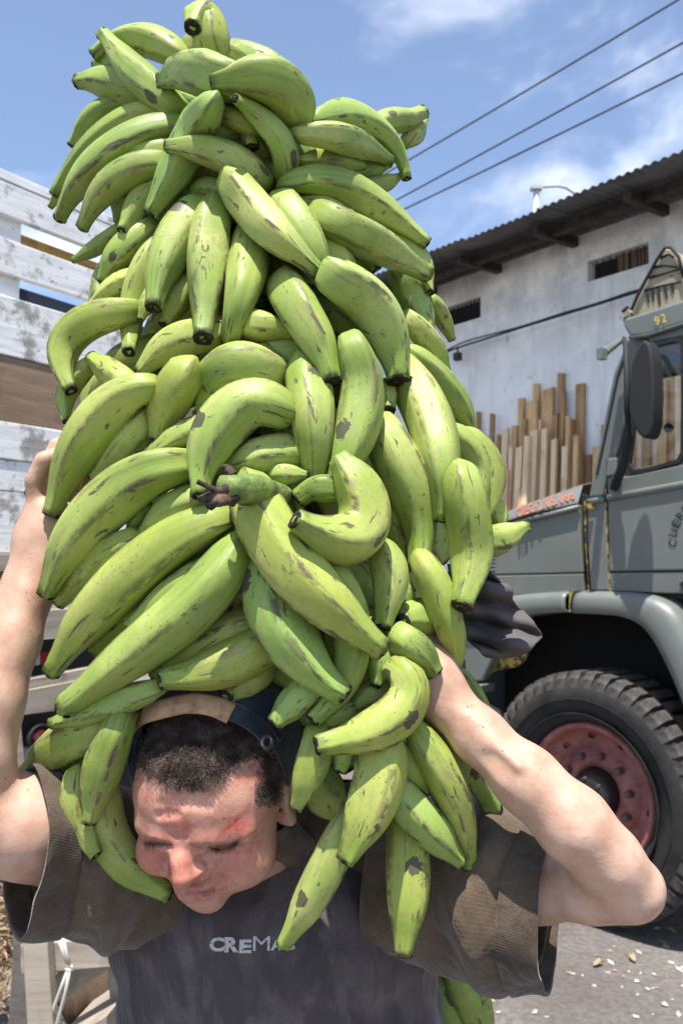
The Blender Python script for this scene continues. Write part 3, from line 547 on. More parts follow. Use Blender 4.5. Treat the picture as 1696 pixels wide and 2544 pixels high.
# ------------------------------------------------------------------ slatted truck on the left
BD = Vector((0.5764, 0.8171, 0)); BN = Vector((0.8171, -0.5764, 0)); BP = P(0, 1272, 3.5)
def bp(px, py, off=0.0): return on_plane(px, py, BP + BN * off, BN)
def white_wood(name, base=(0.84, 0.83, 0.81), bare=(0.20, 0.17, 0.14)):
    t = NT(name, rough=0.85, spec=.25); oc = t.coord('Object', (1, 1, 1), rnd=True); g = t.noise(t.coord('Object', (.25, .25, 3.0), rnd=True), 12, 6, .65); n = t.noise(oc, 7, 6, .68)
    c = t.ramp(g, [(0.3, tuple(v * .78 for v in base)), (0.6, base)]); c = t.mix(t.ramp(n, [(0.54, 0.0), (0.63, .75)]), c, bare); s = t.noise(oc, 26, 4, .7); c = t.mix(t.ramp(s, [(0.62, 0.0), (0.70, .8)]), c, tuple(v * .5 for v in bare))
    v = t.voro(oc, 3.3); c = t.mix(t.ramp(v, [(0.05, .85), (0.10, 0.0)]), c, (0.06, 0.045, 0.04))
    t.color(c); t.bump(g, .004, .6); return t.m
M_WW = white_wood('flaking_white_boards'); M_BW = wood_mat('bare_brown_board', ((0.20, 0.135, 0.085), (0.29, 0.20, 0.135), (0.35, 0.255, 0.18), (0.25, 0.17, 0.11)), .8, True); M_GW = wood_mat('greyed_timber', ((0.24, 0.195, 0.15), (0.36, 0.31, 0.25), (0.45, 0.395, 0.33), (0.32, 0.27, 0.22)), .8, True)
LT = empty('slatted_truck', Vector((bp(60, 1272).x, bp(60, 1272).y, 0)), 'parked truck with a tall slatted side of flaking white boards and one bare brown board', 'truck')
def bz(y): return bp(0, y).z
bu0 = -2.6; bu1 = (bp(300, 1272) - BP).dot(BD) + 1.6
def bbox_(name, u0_, u1_, z0, z1, o0, o1, mat, parent=LT, bev=.004):
    mb = MB(); c = BP + BD * ((u0_ + u1_) / 2) + BN * ((o0 + o1) / 2); mb.box(Vector((c.x, c.y, (z0 + z1) / 2)), BD * abs(u1_ - u0_) / 2, BN * abs(o1 - o0) / 2, Z_ * abs(z1 - z0) / 2); return mb.build(name, mat, parent, bevel=bev, bseg=1)
for (ya, yb, mt) in ((428, 452, M_WW), (455, 537, M_WW), (595, 681, M_WW), (737, 884, M_WW), (885.5, 1047, M_BW), (1049, 1141, M_WW), (1143, 1219, M_WW), (1221, 1374, M_WW)):
    bbox_('side_board', bu0, bu1, bz(yb), bz(ya), 0, .028 + .004 * (ya % 3), mt)
pu = lambda x, y: (bp(x, y) - BP).dot(BD)
for ua_ in (pu(-20, 560), pu(-20, 560) + 1.25 * 1, pu(-20, 560) - 1.1): bbox_('side_post', ua_, ua_ + (pu(55, 560) - pu(-20, 560)), bz(1400), bz(440), -.07, -.001, M_WW)
bbox_('floor_beam', bu0, bu1, bz(1418), bz(1376), -.08, .05, M_GW)
bbox_('chassis_rail', bu0 + .1, bu1 - .1, bz(1500), bz(1419), -.25, -.02, M_BW)
M_OCH = wood_mat('ochre_board', ((0.16, 0.10, 0.03), (0.26, 0.17, 0.05), (0.34, 0.23, 0.08), (0.22, 0.14, 0.05)), 1.0, True); M_NAVY = NT('navy_painted_board', rough=.6); M_NAVY.color((0.020, 0.032, 0.062)); M_NAVY = M_NAVY.m
bbox_('inner_rail', bu0, bu1, bz(592) + .02, bz(530), -.22, -.12, M_OCH); bbox_('inner_rail', bu0, bu1, bz(735) + .01, bz(672), -.22, -.12, M_NAVY)
for k in range(5): bbox_('far_side_board', bu0, bu1, 1.7 + k * .3, 1.7 + k * .3 + .2, -2.3, -2.27, M_WW)
bbox_('truck_bed', bu0, bu1, bz(1418) + .0, bz(1390), -2.26, -.081, M_GW)
def px_box(name, quad, off, th, mat, parent=LT):
    mb = MB(); mb.prism([bp(x, y, off) for x, y in quad], -BN * th); return mb.build(name, mat, parent, bevel=.003, bseg=1)
px_box('cross_plank', [(-40, 1524), (92, 1517), (230, 1508), (230, 1572), (92, 1587), (-40, 1598)], .10, .05, M_GW)
px_box('light_board', [(-40, 1600), (240, 1580), (240, 1668), (-40, 1690)], -.10, .03, M_BLK)
M_REDL = NT('red_reflector', rough=.25, spec=.6); M_REDL.color((0.35, 0.012, 0.015)); M_REDL = M_REDL.m; M_WHR = NT('white_reflector', rough=.3); M_WHR.color((0.5, 0.5, 0.52)); M_WHR = M_WHR.m
px_box('reflector', [(60, 1625), (101, 1621), (101, 1652), (60, 1657)], -.085, .01, M_WHR); px_box('reflector', [(102, 1621), (140, 1617), (140, 1648), (102, 1652)], -.085, .01, M_REDL)
px_box('cross_plank', [(-40, 1690), (50, 1692), (240, 1655), (240, 1682), (50, 1714), (-40, 1715)], .10, .05, M_GW)
px_box('cross_plank', [(-40, 1722), (45, 1719), (240, 1682), (240, 1752), (38, 1780), (-40, 1786)], .12, .05, M_GW)
px_box('light_board', [(-40, 1784), (240, 1750), (240, 1870), (-40, 1880)], -.10, .03, M_BLK)
c = bp(92, 1832, -.08); mb = MB()
mb.add([c + (BD * math.cos(a) + Z_ * math.sin(a)) * r + BN * o for r, o in ((.062, 0), (.062, .03), (.052, .035), (.050, .022)) for a in np.linspace(0, 6.283, 25)[:-1]], [(i * 24 + j, i * 24 + (j + 1) % 24, (i + 1) * 24 + (j + 1) % 24, (i + 1) * 24 + j) for i in range(3) for j in range(24)]); mb.build('lamp_ring', M_BLK, LT, True)
M_REDD = NT('dull_red_lens', rough=.3, spec=.6); M_REDD.color((0.12, 0.012, 0.016)); M_REDD = M_REDD.m
mb = MB(); mb.add([c + (BD * math.cos(a) + Z_ * math.sin(a)) * r + BN * o for r, o in ((.049, .018), (.035, .032), (.015, .04), (.001, .041)) for a in np.linspace(0, 6.283, 25)[:-1]], [(i * 24 + j, i * 24 + (j + 1) % 24, (i + 1) * 24 + (j + 1) % 24, (i + 1) * 24 + j) for i in range(3) for j in range(24)]); mb.build('tail_lamp', M_REDD, LT, True)
px_box('leg_post', [(18, 1782), (52, 1780), (64, 1905), (60, 2150), (10, 2150), (16, 1900)], .14, .06, M_GW)
px_box('cross_plank', [(60, 1860), (240, 1846), (240, 1900), (64, 1905)], .05, .05, M_GW)
# wheels of that truck so that it stands
for du in (.9, -1.6):
    q = BP + BD * du - BN * .35; mb = MB(); mb.tube([Vector((q.x, q.y, .48)) - BN * .12, Vector((q.x, q.y, .48)) + BN * .12], .48, 32); mb.build('wheel', M_TYRE, LT, bevel=.04)

# ------------------------------------------------------------------ trestle, log and coir heap at the lower left
def gpt(px, d): p = P(px, 2400, d); return p
TR = empty('trestle', Vector((P(100, 2400, 2.55).x, P(100, 2400, 2.55).y, 0)), 'rough wooden trestle tied with white string at the lower left corner', 'trestle')
def beam(name, a, b, w, t, mat, parent, roll=0.0):
    a, b = Vector(a), Vector(b); d = (b - a).normalized(); s = d.cross(Vector((0, -1, 0.05))).normalized(); s = Quaternion(d, roll) @ s; n = d.cross(s); mb = MB(); mb.box((a + b) / 2, (b - a) / 2, s * w / 2, n * t / 2); return mb.build(name, mat, parent, bevel=.004, bseg=1)
beam('leg', P(92, 2300, 2.45), P(130, 2900, 2.35), .075, .05, M_GW, TR)
beam('leg', P(70, 2310, 2.6), P(40, 2780, 2.8), .07, .05, M_GW, TR, .2)
beam('rail', P(60, 2375, 2.50), P(330, 2352, 2.50), .085, .06, M_GW, TR)
beam('brace', P(150, 2450, 2.52), P(330, 2330, 2.56), .07, .03, M_GW, TR)
beam('leg', P(300, 2330, 2.6), P(330, 2860, 2.5), .075, .05, M_GW, TR)
M_STR = NT('white_string', rough=.8); M_STR.color((0.52, 0.49, 0.44)); M_STR = M_STR.m; mb = MB()
for pts in ([(146, 2330), (158, 2370), (172, 2402)], [(158, 2332), (166, 2372), (175, 2402)], [(172, 2402), (150, 2460), (118, 2550), (100, 2600)], [(175, 2404), (162, 2470), (140, 2550), (134, 2610)], [(166, 2398), (178, 2400), (182, 2408), (170, 2412), (164, 2404)]):
    mb.tube([P(x, y, 2.40) for x, y in pts], .0055, 6)
mb.build('string', M_STR, TR, True)
M_BARK = wood_mat('brown_bark', ((0.045, 0.028, 0.018), (0.085, 0.055, 0.036), (0.14, 0.095, 0.065), (0.07, 0.045, 0.03)), 1.6)
mb = MB(); g0 = P(150, 2500, 2.75); g1 = P(420, 2420, 2.95); 
pts = [g0.lerp(g1, t_) + Vector((0, 0, .02 * math.sin(t_ * 7))) for t_ in np.linspace(0, 1, 12)]; mb.tube(pts, [.082 + .01 * math.sin(i * 2.1) for i in range(12)], 18); tag(mb.build('log', M_BARK, None, True), 'dark brown log lying behind the trestle at lower left', 'log')
pb_ = P(260, 2500, 2.7); mb = MB(); mb.box(P(262, 2530, 2.62), P(330, 2490, 2.62) - P(262, 2530, 2.62), (P(262, 2500, 2.62) - P(262, 2545, 2.62)), Vector((0.02, .22, -.02))); tag(mb.build('stump_block', M_GW, None, bevel=.006), 'pale sawn wood block beside the trestle at bottom left', 'wood block')
rg = random.Random(9); mb = MB()
for _ in range(2600):
    a = rg.uniform(0, 6.28); r = abs(rg.gauss(0, .5)); cx, cy = P(40, 2420, 2.95).x, P(40, 2420, 2.95).y; x = cx + math.cos(a) * r * .22; y = cy + math.sin(a) * r * .3; h = .52 * math.exp(-r * r * 1.2) * rg.uniform(.4, 1); s = rg.uniform(.012, .035)
    d = Vector((rg.gauss(0, 1), rg.gauss(0, 1), rg.gauss(0, .7))).normalized() * s; e = d.orthogonal().normalized() * .003; c = Vector((x, y, h)); mb.add([c - d, c + e, c + d, c - e * 1.4 + Vector((0, 0, .003))], [(0, 1, 2, 3)])
M_COIR = NT('golden_coir', rough=.9); M_COIR.color(M_COIR.ramp(M_COIR.noise(M_COIR.coord('Object'), 30, 3), [(0.35, (0.10, 0.06, 0.03)), (0.5, (0.30, 0.20, 0.11)), (0.65, (0.50, 0.38, 0.26))])); M_COIR = M_COIR.m
tag(mb.build('coir_heap', M_COIR), 'heap of golden brown fibres on the ground behind the trestle', 'fibre heap', None, 'stuff')
# dry leaves and the teal pole at the right
M_LEAF = NT('dry_leaf', rough=.8); M_LEAF.color((0.30, 0.25, 0.15)); M_LEAF = M_LEAF.m
for i, (x, y, lb) in enumerate(((1485, 2402, 'curled yellow leaf lying on the yard beyond the sleeve cuff'), (1570, 2388, 'pale dry leaf on the yard just left of the far litter'), (1665, 2320, 'dry leaf near the tyre at the right edge of the yard'))):
    g = ground(x, y); mb = MB(); a = .5 + i; u = Vector((math.cos(a), math.sin(a), 0)); v = Vector((-math.sin(a), math.cos(a), 0)); L_ = .028
    pts = [g + u * L_ * s + v * w * L_ * .4 + Vector((0, 0, .012 + .012 * abs(w) + .006 * math.sin(s * 3))) for s in (-1, -.5, 0, .5, 1) for w in ((-1, 0, 1) if abs(s) < 1 else (-.1, 0, .1))]
    mb.add(pts, [(k * 3 + j, k * 3 + j + 1, (k + 1) * 3 + j + 1, (k + 1) * 3 + j) for k in range(4) for j in range(2)]); o = mb.build('dry_leaf', M_LEAF, None, True); tag(o, lb, 'leaf', 'dry leaves on the yard'); o.modifiers.new('t', 'SOLIDIFY').thickness = .0008
M_TEAL = NT('teal_paint', rough=.5); M_TEAL.color((0.03, 0.20, 0.19)); M_TEAL = M_TEAL.m
mb = MB(); q = P(1706, 2500, 2.3); mb.tube([P(1724, 2400, 2.3), Vector((P(1690, 2560, 2.3).x, q.y - .05, 0))], .022, 12); tag(mb.build('teal_pole', M_TEAL, None, True), 'teal painted pole cut by the right bottom edge of the photo', 'pole')
# grey cloth hanging behind the plantains
M_GC = NT('dark_grey_cloth', rough=.92, spec=.1); _oc = M_GC.coord('Object'); M_GC.color(M_GC.ramp(M_GC.noise(_oc, 14, 5), [(0.35, (0.075, 0.068, 0.068)), (0.7, (0.135, 0.122, 0.122))])); M_GC.bump(M_GC.noise(_oc, 260, 2), .0008, .5); M_GC = M_GC.m
def cloth(name, left, right, d, amp, nf, mat, seed, n=46, m=60, ddv=0.0):
    Lc = catmull(np.array(left, float), n); Rc = catmull(np.array(right, float), n); V_ = []
    for i in range(n):
        for j in range(m):
            s = j / (m - 1); x = Lc[i][0] * (1 - s) + Rc[i][0] * s; y = Lc[i][1] * (1 - s) + Rc[i][1] * s; t_ = i / (n - 1)
            dd = d + amp * (math.sin(t_ * nf * 6.28 + s * 2.2 + seed) * (.35 + s * .65) + .5 * math.sin(t_ * nf * 2.3 * 6.28 - s * 3 + seed)) + .012 * mnoise.noise(Vector((t_ * 5, s * 4, seed))) + ddv * s
            V_.append(P(x, y, dd))
    F_ = [(i * m + j, i * m + j + 1, (i + 1) * m + j + 1, (i + 1) * m + j) for i in range(n - 1) for j in range(m - 1)]
    o = mesh_obj(name, V_, F_, mat, None, True); o.modifiers.new('t', 'SOLIDIFY').thickness = .003; return o
o = cloth('grey_cloth', [(1110, 1400), (1120, 1470), (1130, 1530), (1160, 1590), (1205, 1628)], [(1215, 1418), (1266, 1462), (1272, 1486), (1300, 1522), (1345, 1574), (1330, 1600), (1296, 1622), (1240, 1634)], 1.13, .030, 1.7, M_GC, 1.2, ddv=.02); tag(o, 'crumpled dark grey cloth hanging behind the plantains beside the truck', 'cloth')
M_PC = NT('mauve_cloth', rough=.9); M_PC.color((0.13, 0.10, 0.14)); M_PC = M_PC.m
o = cloth('mauve_cloth', [(1092, 1560), (1100, 1620), (1120, 1690)], [(1132, 1560), (1150, 1630), (1162, 1700)], 1.24, .006, 2, M_PC, 3.0); tag(o, 'scrap of mauve cloth showing between wrist and grey cloth', 'cloth')
# ------------------------------------------------------------------ plantains
# every plantain traced from the photo: stalk end -> flower end, greatest width, rank (higher lies nearer)
CROP = {'A': (100, 0, 1.96), 'B': (500, 200, 1.96), 'C': (50, 400, 1.96), 'D': (500, 700, 1.96), 'E': (0, 900, 1.96), 'F': (600, 1200, 1.96),
        'G': (0, 1400, 1.96), 'H': (600, 1600, 1.96), 'I': (200, 1650, 2.24), 'J': (600, 2000, 1.96), 'K': (0, 1850, 1.96), 'S': (0, 0, 1.0),
        'M': (450, 1050, 3.136), 'N': (850, 1050, 3.136), 'O': (700, 1450, 3.136), 'Q': (850, 600, 3.92)}
# crop | points | width | rank | bunch | options
TRACE = '''
A|835,250 822,150 790,75 765,90 740,135|165|5|T|z=0,0,-.02,-.05,-.08 tip=.45
A|735,235 850,250 960,285 1060,340|130|3|T|
A|700,290 570,205 430,185 320,215 260,275|140|3|T|
A|420,300 330,305 262,320|90|1|T|
A|700,535 595,465 480,375 385,270 305,163|150|6|T|tip=.42 spots=1
A|580,470 450,440 320,395 185,395|150|4|T|
A|960,400 850,370 730,350 600,395|215|7|T|z=0,-.01,-.03,-.06
A|1235,560 1215,440 1100,375 950,385 845,400|210|8|T|tip=.4
A|1270,540 1150,510 1000,470 880,440|130|6|T|
A|420,520 310,540 220,620 155,715|120|3|T|
A|700,545 560,520 420,570 265,685 135,830 65,950|100|5|T|
A|700,610 570,620 420,690 260,810 150,940 95,1065|150|7|T|
A|640,800 500,795 370,870 275,970 205,1112|135|8|T|
A|130,900 85,960 50,1010|65|3|T|
A|840,500 765,620 680,800 605,920 535,1045|165|9|T|spots=1
A|1080,890 990,800 860,745 740,715 618,712|150|11|T|spots=1
A|1060,650 960,585 860,545 778,558|100|8|T|
A|1180,880 1205,770 1150,650 1055,560 945,480|115|12|T|
A|920,930 820,915 700,930|95|4|T|
C|700,120 620,160 560,240 495,340|120|7|T|
B|530,200 660,160 800,195 920,280 990,380 1000,480|130|8|T|
B|450,260 600,260 760,305 920,390|130|9|T|
B|480,390 620,375 790,415|90|7|T|
B|680,445 820,435 915,405|85|6|T|
B|780,515 880,505 970,462|75|7|T|
B|830,220 930,195 1010,195 1075,155|110|7|T|z=.0,.0,-.02,-.05 tip=.6
B|1000,300 1045,240 1080,170|95|6|T|tip=.6
B|410,505 520,470 680,510 840,600 980,700 1098,795|150|13|T|
B|560,650 660,700 800,770 950,860 1105,945|175|11|T|
B|900,760 1010,830 1080,925 1112,1035|125|10|T|
B|480,590 600,605 740,650|80|9|T|
B|150,490 230,600 340,730 460,835 575,935|190|15|T|tip=.36
B|395,600 465,700 540,830 590,930 605,1025|175|14|T|
C|480,330 380,415 256,485|75|3|T|
C|620,330 530,400 450,490 395,590|130|6|T|
C|640,420 540,480 470,540 420,580|110|5|T|
C|870,240 800,330 720,460 670,600 650,715|195|12|T|
C|660,400 590,540 550,700 540,830 530,930|120|10|T|tip=.5
C|640,640 615,710 585,775|80|11|T|
C|945,225 920,350 910,520 900,700 890,865|195|13|T|tip=.5
C|1120,350 1115,480 1085,640 1045,780 1022,885|190|10|T|
C|800,580 760,680 700,800|140|6|T|
C|980,840 850,850 720,900 640,970 585,1035|165|9|M|
C|1060,800 1180,800 1330,830|150|8|M|
C|1290,600 1345,700 1425,830 1485,950 1520,1075|200|15|M|tip=.42
C|560,730 420,745 290,800 205,900 200,1010 248,1120|165|10|M|tip=.4
C|560,560 450,620 340,705|95|7|T|
E|450,0 370,80 315,180 325,290|95|8|M|
C|560,1120 470,1050 400,1000 345,955|125|11|M|tip=.45
S|833,690 884,722 936,775 967,838 983,895 992,948|120|17|M|tip=.50
D|650,180 740,230 840,300|100|8|M|
D|970,-30 1030,80 1080,160 1102,245|130|9|T|tip=.5
D|1120,90 1170,170 1220,285|85|8|T|
D|1010,180 1085,260 1150,340 1190,440|110|9|M|
D|1010,340 1120,440 1210,550 1280,660 1315,790|130|10|M|
D|990,430 1060,540 1125,700 1165,880 1185,1030 1180,1165|215|15|M|
D|500,400 530,520 550,700 555,880 548,1045|205|14|M|tip=.4
D|735,310 775,420 785,560 755,720 700,880 635,1025|215|16|M|
S|948,1060 985,1135 1022,1215 1046,1300 1042,1412|108|14|M|tip=.5
S|905,1130 945,1200 985,1290 1008,1360 1015,1410|100|12|M|
S|665,935 605,905 550,920 515,975 515,1030|122|10|M|
E|900,50 845,150 800,260 770,380|185|11|M|
E|1060,300 950,330 830,390 720,450|120|12|M|
E|1370,235 1250,175 1110,260 1020,390 975,520 975,650|235|18|M|tip=.36
D|440,840 330,840 230,865 130,900|185|9|M|
E|730,120 620,140 480,280 370,440 300,600 252,745|200|15|M|tip=.42
E|720,250 640,340 540,460 450,570|150|9|M|
E|930,500 760,510 590,610 430,770 310,930 225,1135|235|17|M|tip=.34
E|330,420 270,510 220,580 160,655|110|11|M|tip=.75
E|1010,660 880,690 760,770 690,850|150|10|M|
E|720,700 655,770 630,840|60|8|M|
E|300,790 240,830 190,890|95|12|M|tip=.6
E|250,970 200,980 140,995|70|8|M|tip=.6
S|326,1344 255,1390 194,1451 145,1500|85|11|M|
S|560,1285 470,1315 365,1395 265,1485 185,1580 127,1672|118|16|M|tip=.36
S|606,1335 560,1420 475,1515 365,1600 260,1680 158,1758|118|15|M|tip=.48
S|570,1400 500,1440 410,1500 320,1560|95|12|M|
S|650,1545 560,1572 470,1622 385,1685|105|11|M|
S|720,1560 645,1610 560,1652 480,1676 398,1685|108|14|M|tip=.5
S|400,1705 310,1738 220,1770 128,1798|72|12|L|
S|320,1790 230,1815 150,1855 72,1915|108|8|L|
S|260,1880 200,1912 160,1940|60|7|L|
S|298,1795 270,1860 250,1925 235,1985 222,2045|92|12|L|tip=.4
S|195,1930 188,2000 208,2070 240,2125|75|9|L|z=-.02,-.02,-.02,-.03
S|250,1925 250,2030 285,2112 345,2172 425,2222|98|8|L|z=.01,.02,.02,.02,.02
S|622,1210 655,1300 718,1400 800,1490 880,1560 948,1615|135|23|M|tip=.4
S|838,1135 884,1196 914,1262 900,1328 850,1343 795,1325 732,1290|126|25|M|tip=.40 z=.07,.04,.01,0,-.01,-.02,-.03
S|655,1400 685,1520 735,1615 795,1680 858,1728|130|20|M|tip=.4
S|800,1390 858,1480 878,1570 865,1680 820,1750 775,1790|88|16|M|
S|780,1350 812,1420 832,1490 842,1570 835,1660|85|15|M|
S|955,1370 972,1430 963,1495 950,1560|82|18|M|tip=.5
S|1060,1535 1030,1535 1000,1545|92|13|M|z=.02,-.01,-.03
S|1045,1390 1085,1460 1115,1550 1132,1605 1125,1658|80|17|M|tip=.5
S|1145,1180 1160,1270 1172,1370 1165,1440 1145,1508|104|18|M|tip=.5
S|1115,1070 1160,1115 1183,1175 1182,1230 1160,1290|75|14|M|
S|1155,1080 1200,1125 1217,1190 1205,1250 1175,1320|70|12|M|
S|1190,1230 1222,1262 1240,1300 1222,1325|58|11|M|
S|1180,1345 1230,1345 1270,1325 1308,1307|72|12|M|tip=.4
S|945,1610 946,1665 932,1705|70|14|M|
S|965,1700 915,1725 875,1760|62|12|L|
S|985,1660 1025,1690 1012,1750 955,1798 870,1832 785,1852|100|21|L|tip=.5
S|775,1700 745,1730 710,1765 680,1798|78|14|L|tip=.5
S|860,1765 810,1788 775,1782|50|13|L|
S|790,1830 780,1880 765,1930 735,2010|84|13|L|tip=.4
S|852,1860 852,1890 843,1915|55|14|L|tip=.6
S|950,1850 948,1920 925,2000 890,2080 858,2138|126|19|L|tip=.4
S|975,1850 1020,1910 1068,1968|58|16|L|tip=.45
S|960,1910 1010,1950 1050,1990|45|14|L|
S|1020,1800 1075,1880 1120,1960 1148,2050 1165,2155|86|17|L|
S|1060,1800 1125,1870 1180,1935 1225,2015|60|11|L|tip=.8
S|965,1945 1020,2010 1075,2070 1145,2145|88|18|L|
S|870,2020 825,2120 785,2205 745,2280 700,2352|86|15|L|tip=.36
S|1008,2040 1014,2120 1014,2220 1008,2300 1002,2372|110|16|L|tip=.4
S|1000,1590 1045,1625 1080,1672|84|16|L|z=-.02,-.03,-.03 tip=.5
S|830,1215 778,1212 738,1240|66|19|M|tip=.7
S|690,1180 725,1178 765,1180|50|15|M|
S|985,1470 990,1500 1000,1540|85|11|M|
S|800,930 840,960 850,1010|80|9|M|
S|960,960 965,1000 965,1020|42|12|M|tip=.8
S|640,1400 600,1450 560,1500|95|11|M|
S|1000,1270 1050,1320 1095,1400|92|6|M|z=.05,.05,.05
S|1020,1150 1065,1230 1100,1330|90|5|M|z=.06,.06,.05
S|620,1590 690,1650 740,1710|92|5|L|z=.05,.06,.06
S|490,1410 400,1485 310,1555 235,1618|98|9|M|z=.03,.03,.03,.03
S|760,1900 800,1960 850,2030|95|2|L|z=.06,.07,.08
S|640,1650 600,1690 560,1730|95|10|L|
'''
HANG = '''
S|1100,2320 1145,2420 1178,2500 1215,2620|95|5|H|
S|1060,2350 1095,2450 1140,2545 1180,2640|72|4|H|
S|1180,2340 1215,2415 1243,2470|50|3|H|
S|1150,2330 1162,2370 1168,2400|42|2|H|
S|1140,1670 1185,1730 1222,1800|36|3|H|
'''
def parse(txt):
    out = []
    for ln in txt.strip().splitlines():
        cr, pts, w, rank, bn, op = ln.split('|'); x0, y0, s = CROP[cr]
        p = [[float(a) / s for a in q.split(',')] for q in pts.split()]
        p = [[x0 + a, y0 + b] for a, b in p]
        o = {}
        for kv in op.split():
            k, v = kv.split('='); o[k] = [float(x) for x in v.split(',')] if k == 'z' else float(v)
        out.append(dict(p=np.array(p), w=float(w) / s, rank=float(rank), b=bn, o=o))
    return out
PL = parse(TRACE)
def interp(y, ys, vs): return float(np.interp(y, ys, vs))
YS = [0, 300, 700, 1100, 1500, 1800, 2100, 2400]
def nominal(px, py, bn):
    cx = interp(py, YS, [500, 560, 580, 610, 620, 640, 700, 800]); hx = interp(py, YS, [420, 470, 500, 560, 600, 640, 640, 600])
    fr = interp(py, YS, [1.16, 1.09, 0.99, 0.90, 0.845, 0.83, 0.83, 0.84]); u = min(abs(px - cx) / hx, 1.0)
    return fr + 0.20 * (1 - math.sqrt(max(0.0, 1 - u * u)))
rngf = random.Random(11)
# plantains inside the heap, seen only between the outer ones
for _ in range(170):
    y = rngf.uniform(210, 1900); cx = interp(y, YS, [470, 540, 580, 600, 620, 640, 700, 800]); hx = interp(y, YS, [120, 200, 330, 400, 380, 330, 200, 100])
    x = cx + rngf.uniform(-1, 1) * hx * 0.95; s = 1 if x > cx else -1
    L = rngf.uniform(230, 330); a = rngf.uniform(0.5, 1.25)
    if y > 1480 and 250 < x < 740: continue
    p0 = np.array([x - s * L * 0.35, y - L * 0.25]); p1 = np.array([x + s * L * 0.1, y]); p2 = np.array([x + s * L * 0.35 * math.cos(a), y + L * 0.5 * math.sin(a)])
    PL.append(dict(p=np.array([p0, (p0 + p1) / 2 + [0, -12], p1, p2]), w=rngf.uniform(85, 105), rank=-3 + rngf.random() * 2, b='T' if y < 1080 else 'M', o={'fill': 0.095 if _ % 2 else 0.16}))

def solve(PLs, iters=260):
    NS = 9; sx = []; own = []; prm = []; rad = []; ctl = []
    for i, q in enumerate(PLs):
        p = q['p']; k = len(p); z = np.array(q['o'].get('z', [0] * k))
        nom = np.array([nominal(a, b, q['b']) for a, b in p]) + z + (14 - q['rank']) * 0.0035
        if q['o'].get('fill'): nom += q['o']['fill']
        q['d'] = nom.copy(); q['nom'] = nom
        seg = np.linalg.norm(np.diff(p, axis=0), axis=1); cum = np.concatenate([[0], np.cumsum(seg)]) / seg.sum()
        s2 = catmull(p, NS); t = np.linspace(0, 1, NS)
        q['cum'] = cum
        for j in range(NS):
            sx.append(s2[j]); own.append(i); prm.append(t[j]); rad.append(q['w'] / 2 * (0.55 + 0.45 * math.sin(math.pi * min(max(t[j] * 0.9 + 0.08, 0), 1))))
    sx = np.array(sx); own = np.array(own); prm = np.array(prm); rad = np.array(rad)
    D = np.linalg.norm(sx[:, None] - sx[None], axis=2); R = rad[:, None] + rad[None]
    I, J = np.where((D < 0.92 * R) & (own[:, None] < own[None]))
    rk = np.array([q['rank'] for q in PLs])
    dist = D[I, J]; rs = R[I, J]
    sepx = np.sqrt(np.maximum(rs * rs - dist * dist, 0)) * 0.80          # wanted depth gap in pixels at the local scale
    front = np.where(rk[own[I]] > rk[own[J]], I, np.where(rk[own[I]] < rk[own[J]], J, J)); back = np.where(front == I, J, I)
    # weights of control points for every sample
    Wm = []
    for s in range(len(sx)):
        q = PLs[own[s]]; k = len(q['p']); w = np.zeros(k); cum = q['cum']; i = min(int(np.searchsorted(cum, prm[s], side='right')) - 1, k - 2)
        f = (prm[s] - cum[i]) / (cum[i + 1] - cum[i]); w[i] = 1 - f; w[i + 1] = f; Wm.append(w)
    base = np.cumsum([0] + [len(q['p']) for q in PLs]); nC = base[-1]
    M = np.zeros((len(sx), nC))
    for s in range(len(sx)): M[s, base[own[s]]:base[own[s] + 1]] = Wm[s]
    d = np.concatenate([q['d'] for q in PLs]); nom = d.copy(); Mt = M / np.maximum((M ** 2).sum(1, keepdims=True), 1e-6)
    cnt = np.maximum(M.sum(0), 1)
    _unused = np.concatenate([[1.0 if q['o'].get('fill') else 0.0] * len(q['p']) for q in PLs])
    for it in range(iters):
        z = M @ d; need = sepx * z[back] / F_PX
        viol = np.maximum(0, z[front] + need - z[back])
        g = np.zeros(len(sx)); c = np.zeros(len(sx)); np.add.at(g, front, -0.5 * viol); np.add.at(g, back, 0.5 * viol)
        np.add.at(c, front, viol > 1e-5); np.add.at(c, back, viol > 1e-5)
        g = g / np.maximum(c, 1) * 1.6
        upd = (M.T @ g) / cnt * 1.8
        d = d + upd + (nom - d) * 0.012
        # keep each fruit smooth in depth
        for i in range(len(PLs)):
            a, b = base[i], base[i + 1]
            if b - a > 2: d[a + 1:b - 1] += 0.05 * ((d[a:b - 2] + d[a + 2:b]) / 2 - d[a + 1:b - 1])
    for i, q in enumerate(PLs): q['d'] = d[base[i]:base[i + 1]]
    z = M @ d; viol = np.maximum(0, z[front] + sepx * z[back] / F_PX * 0.5 - z[back])
    return float(viol.max()), float(np.abs(d - nom).max()), float(d.min()), float(d.max())
print('plantain solve', len(PL), solve(PL))

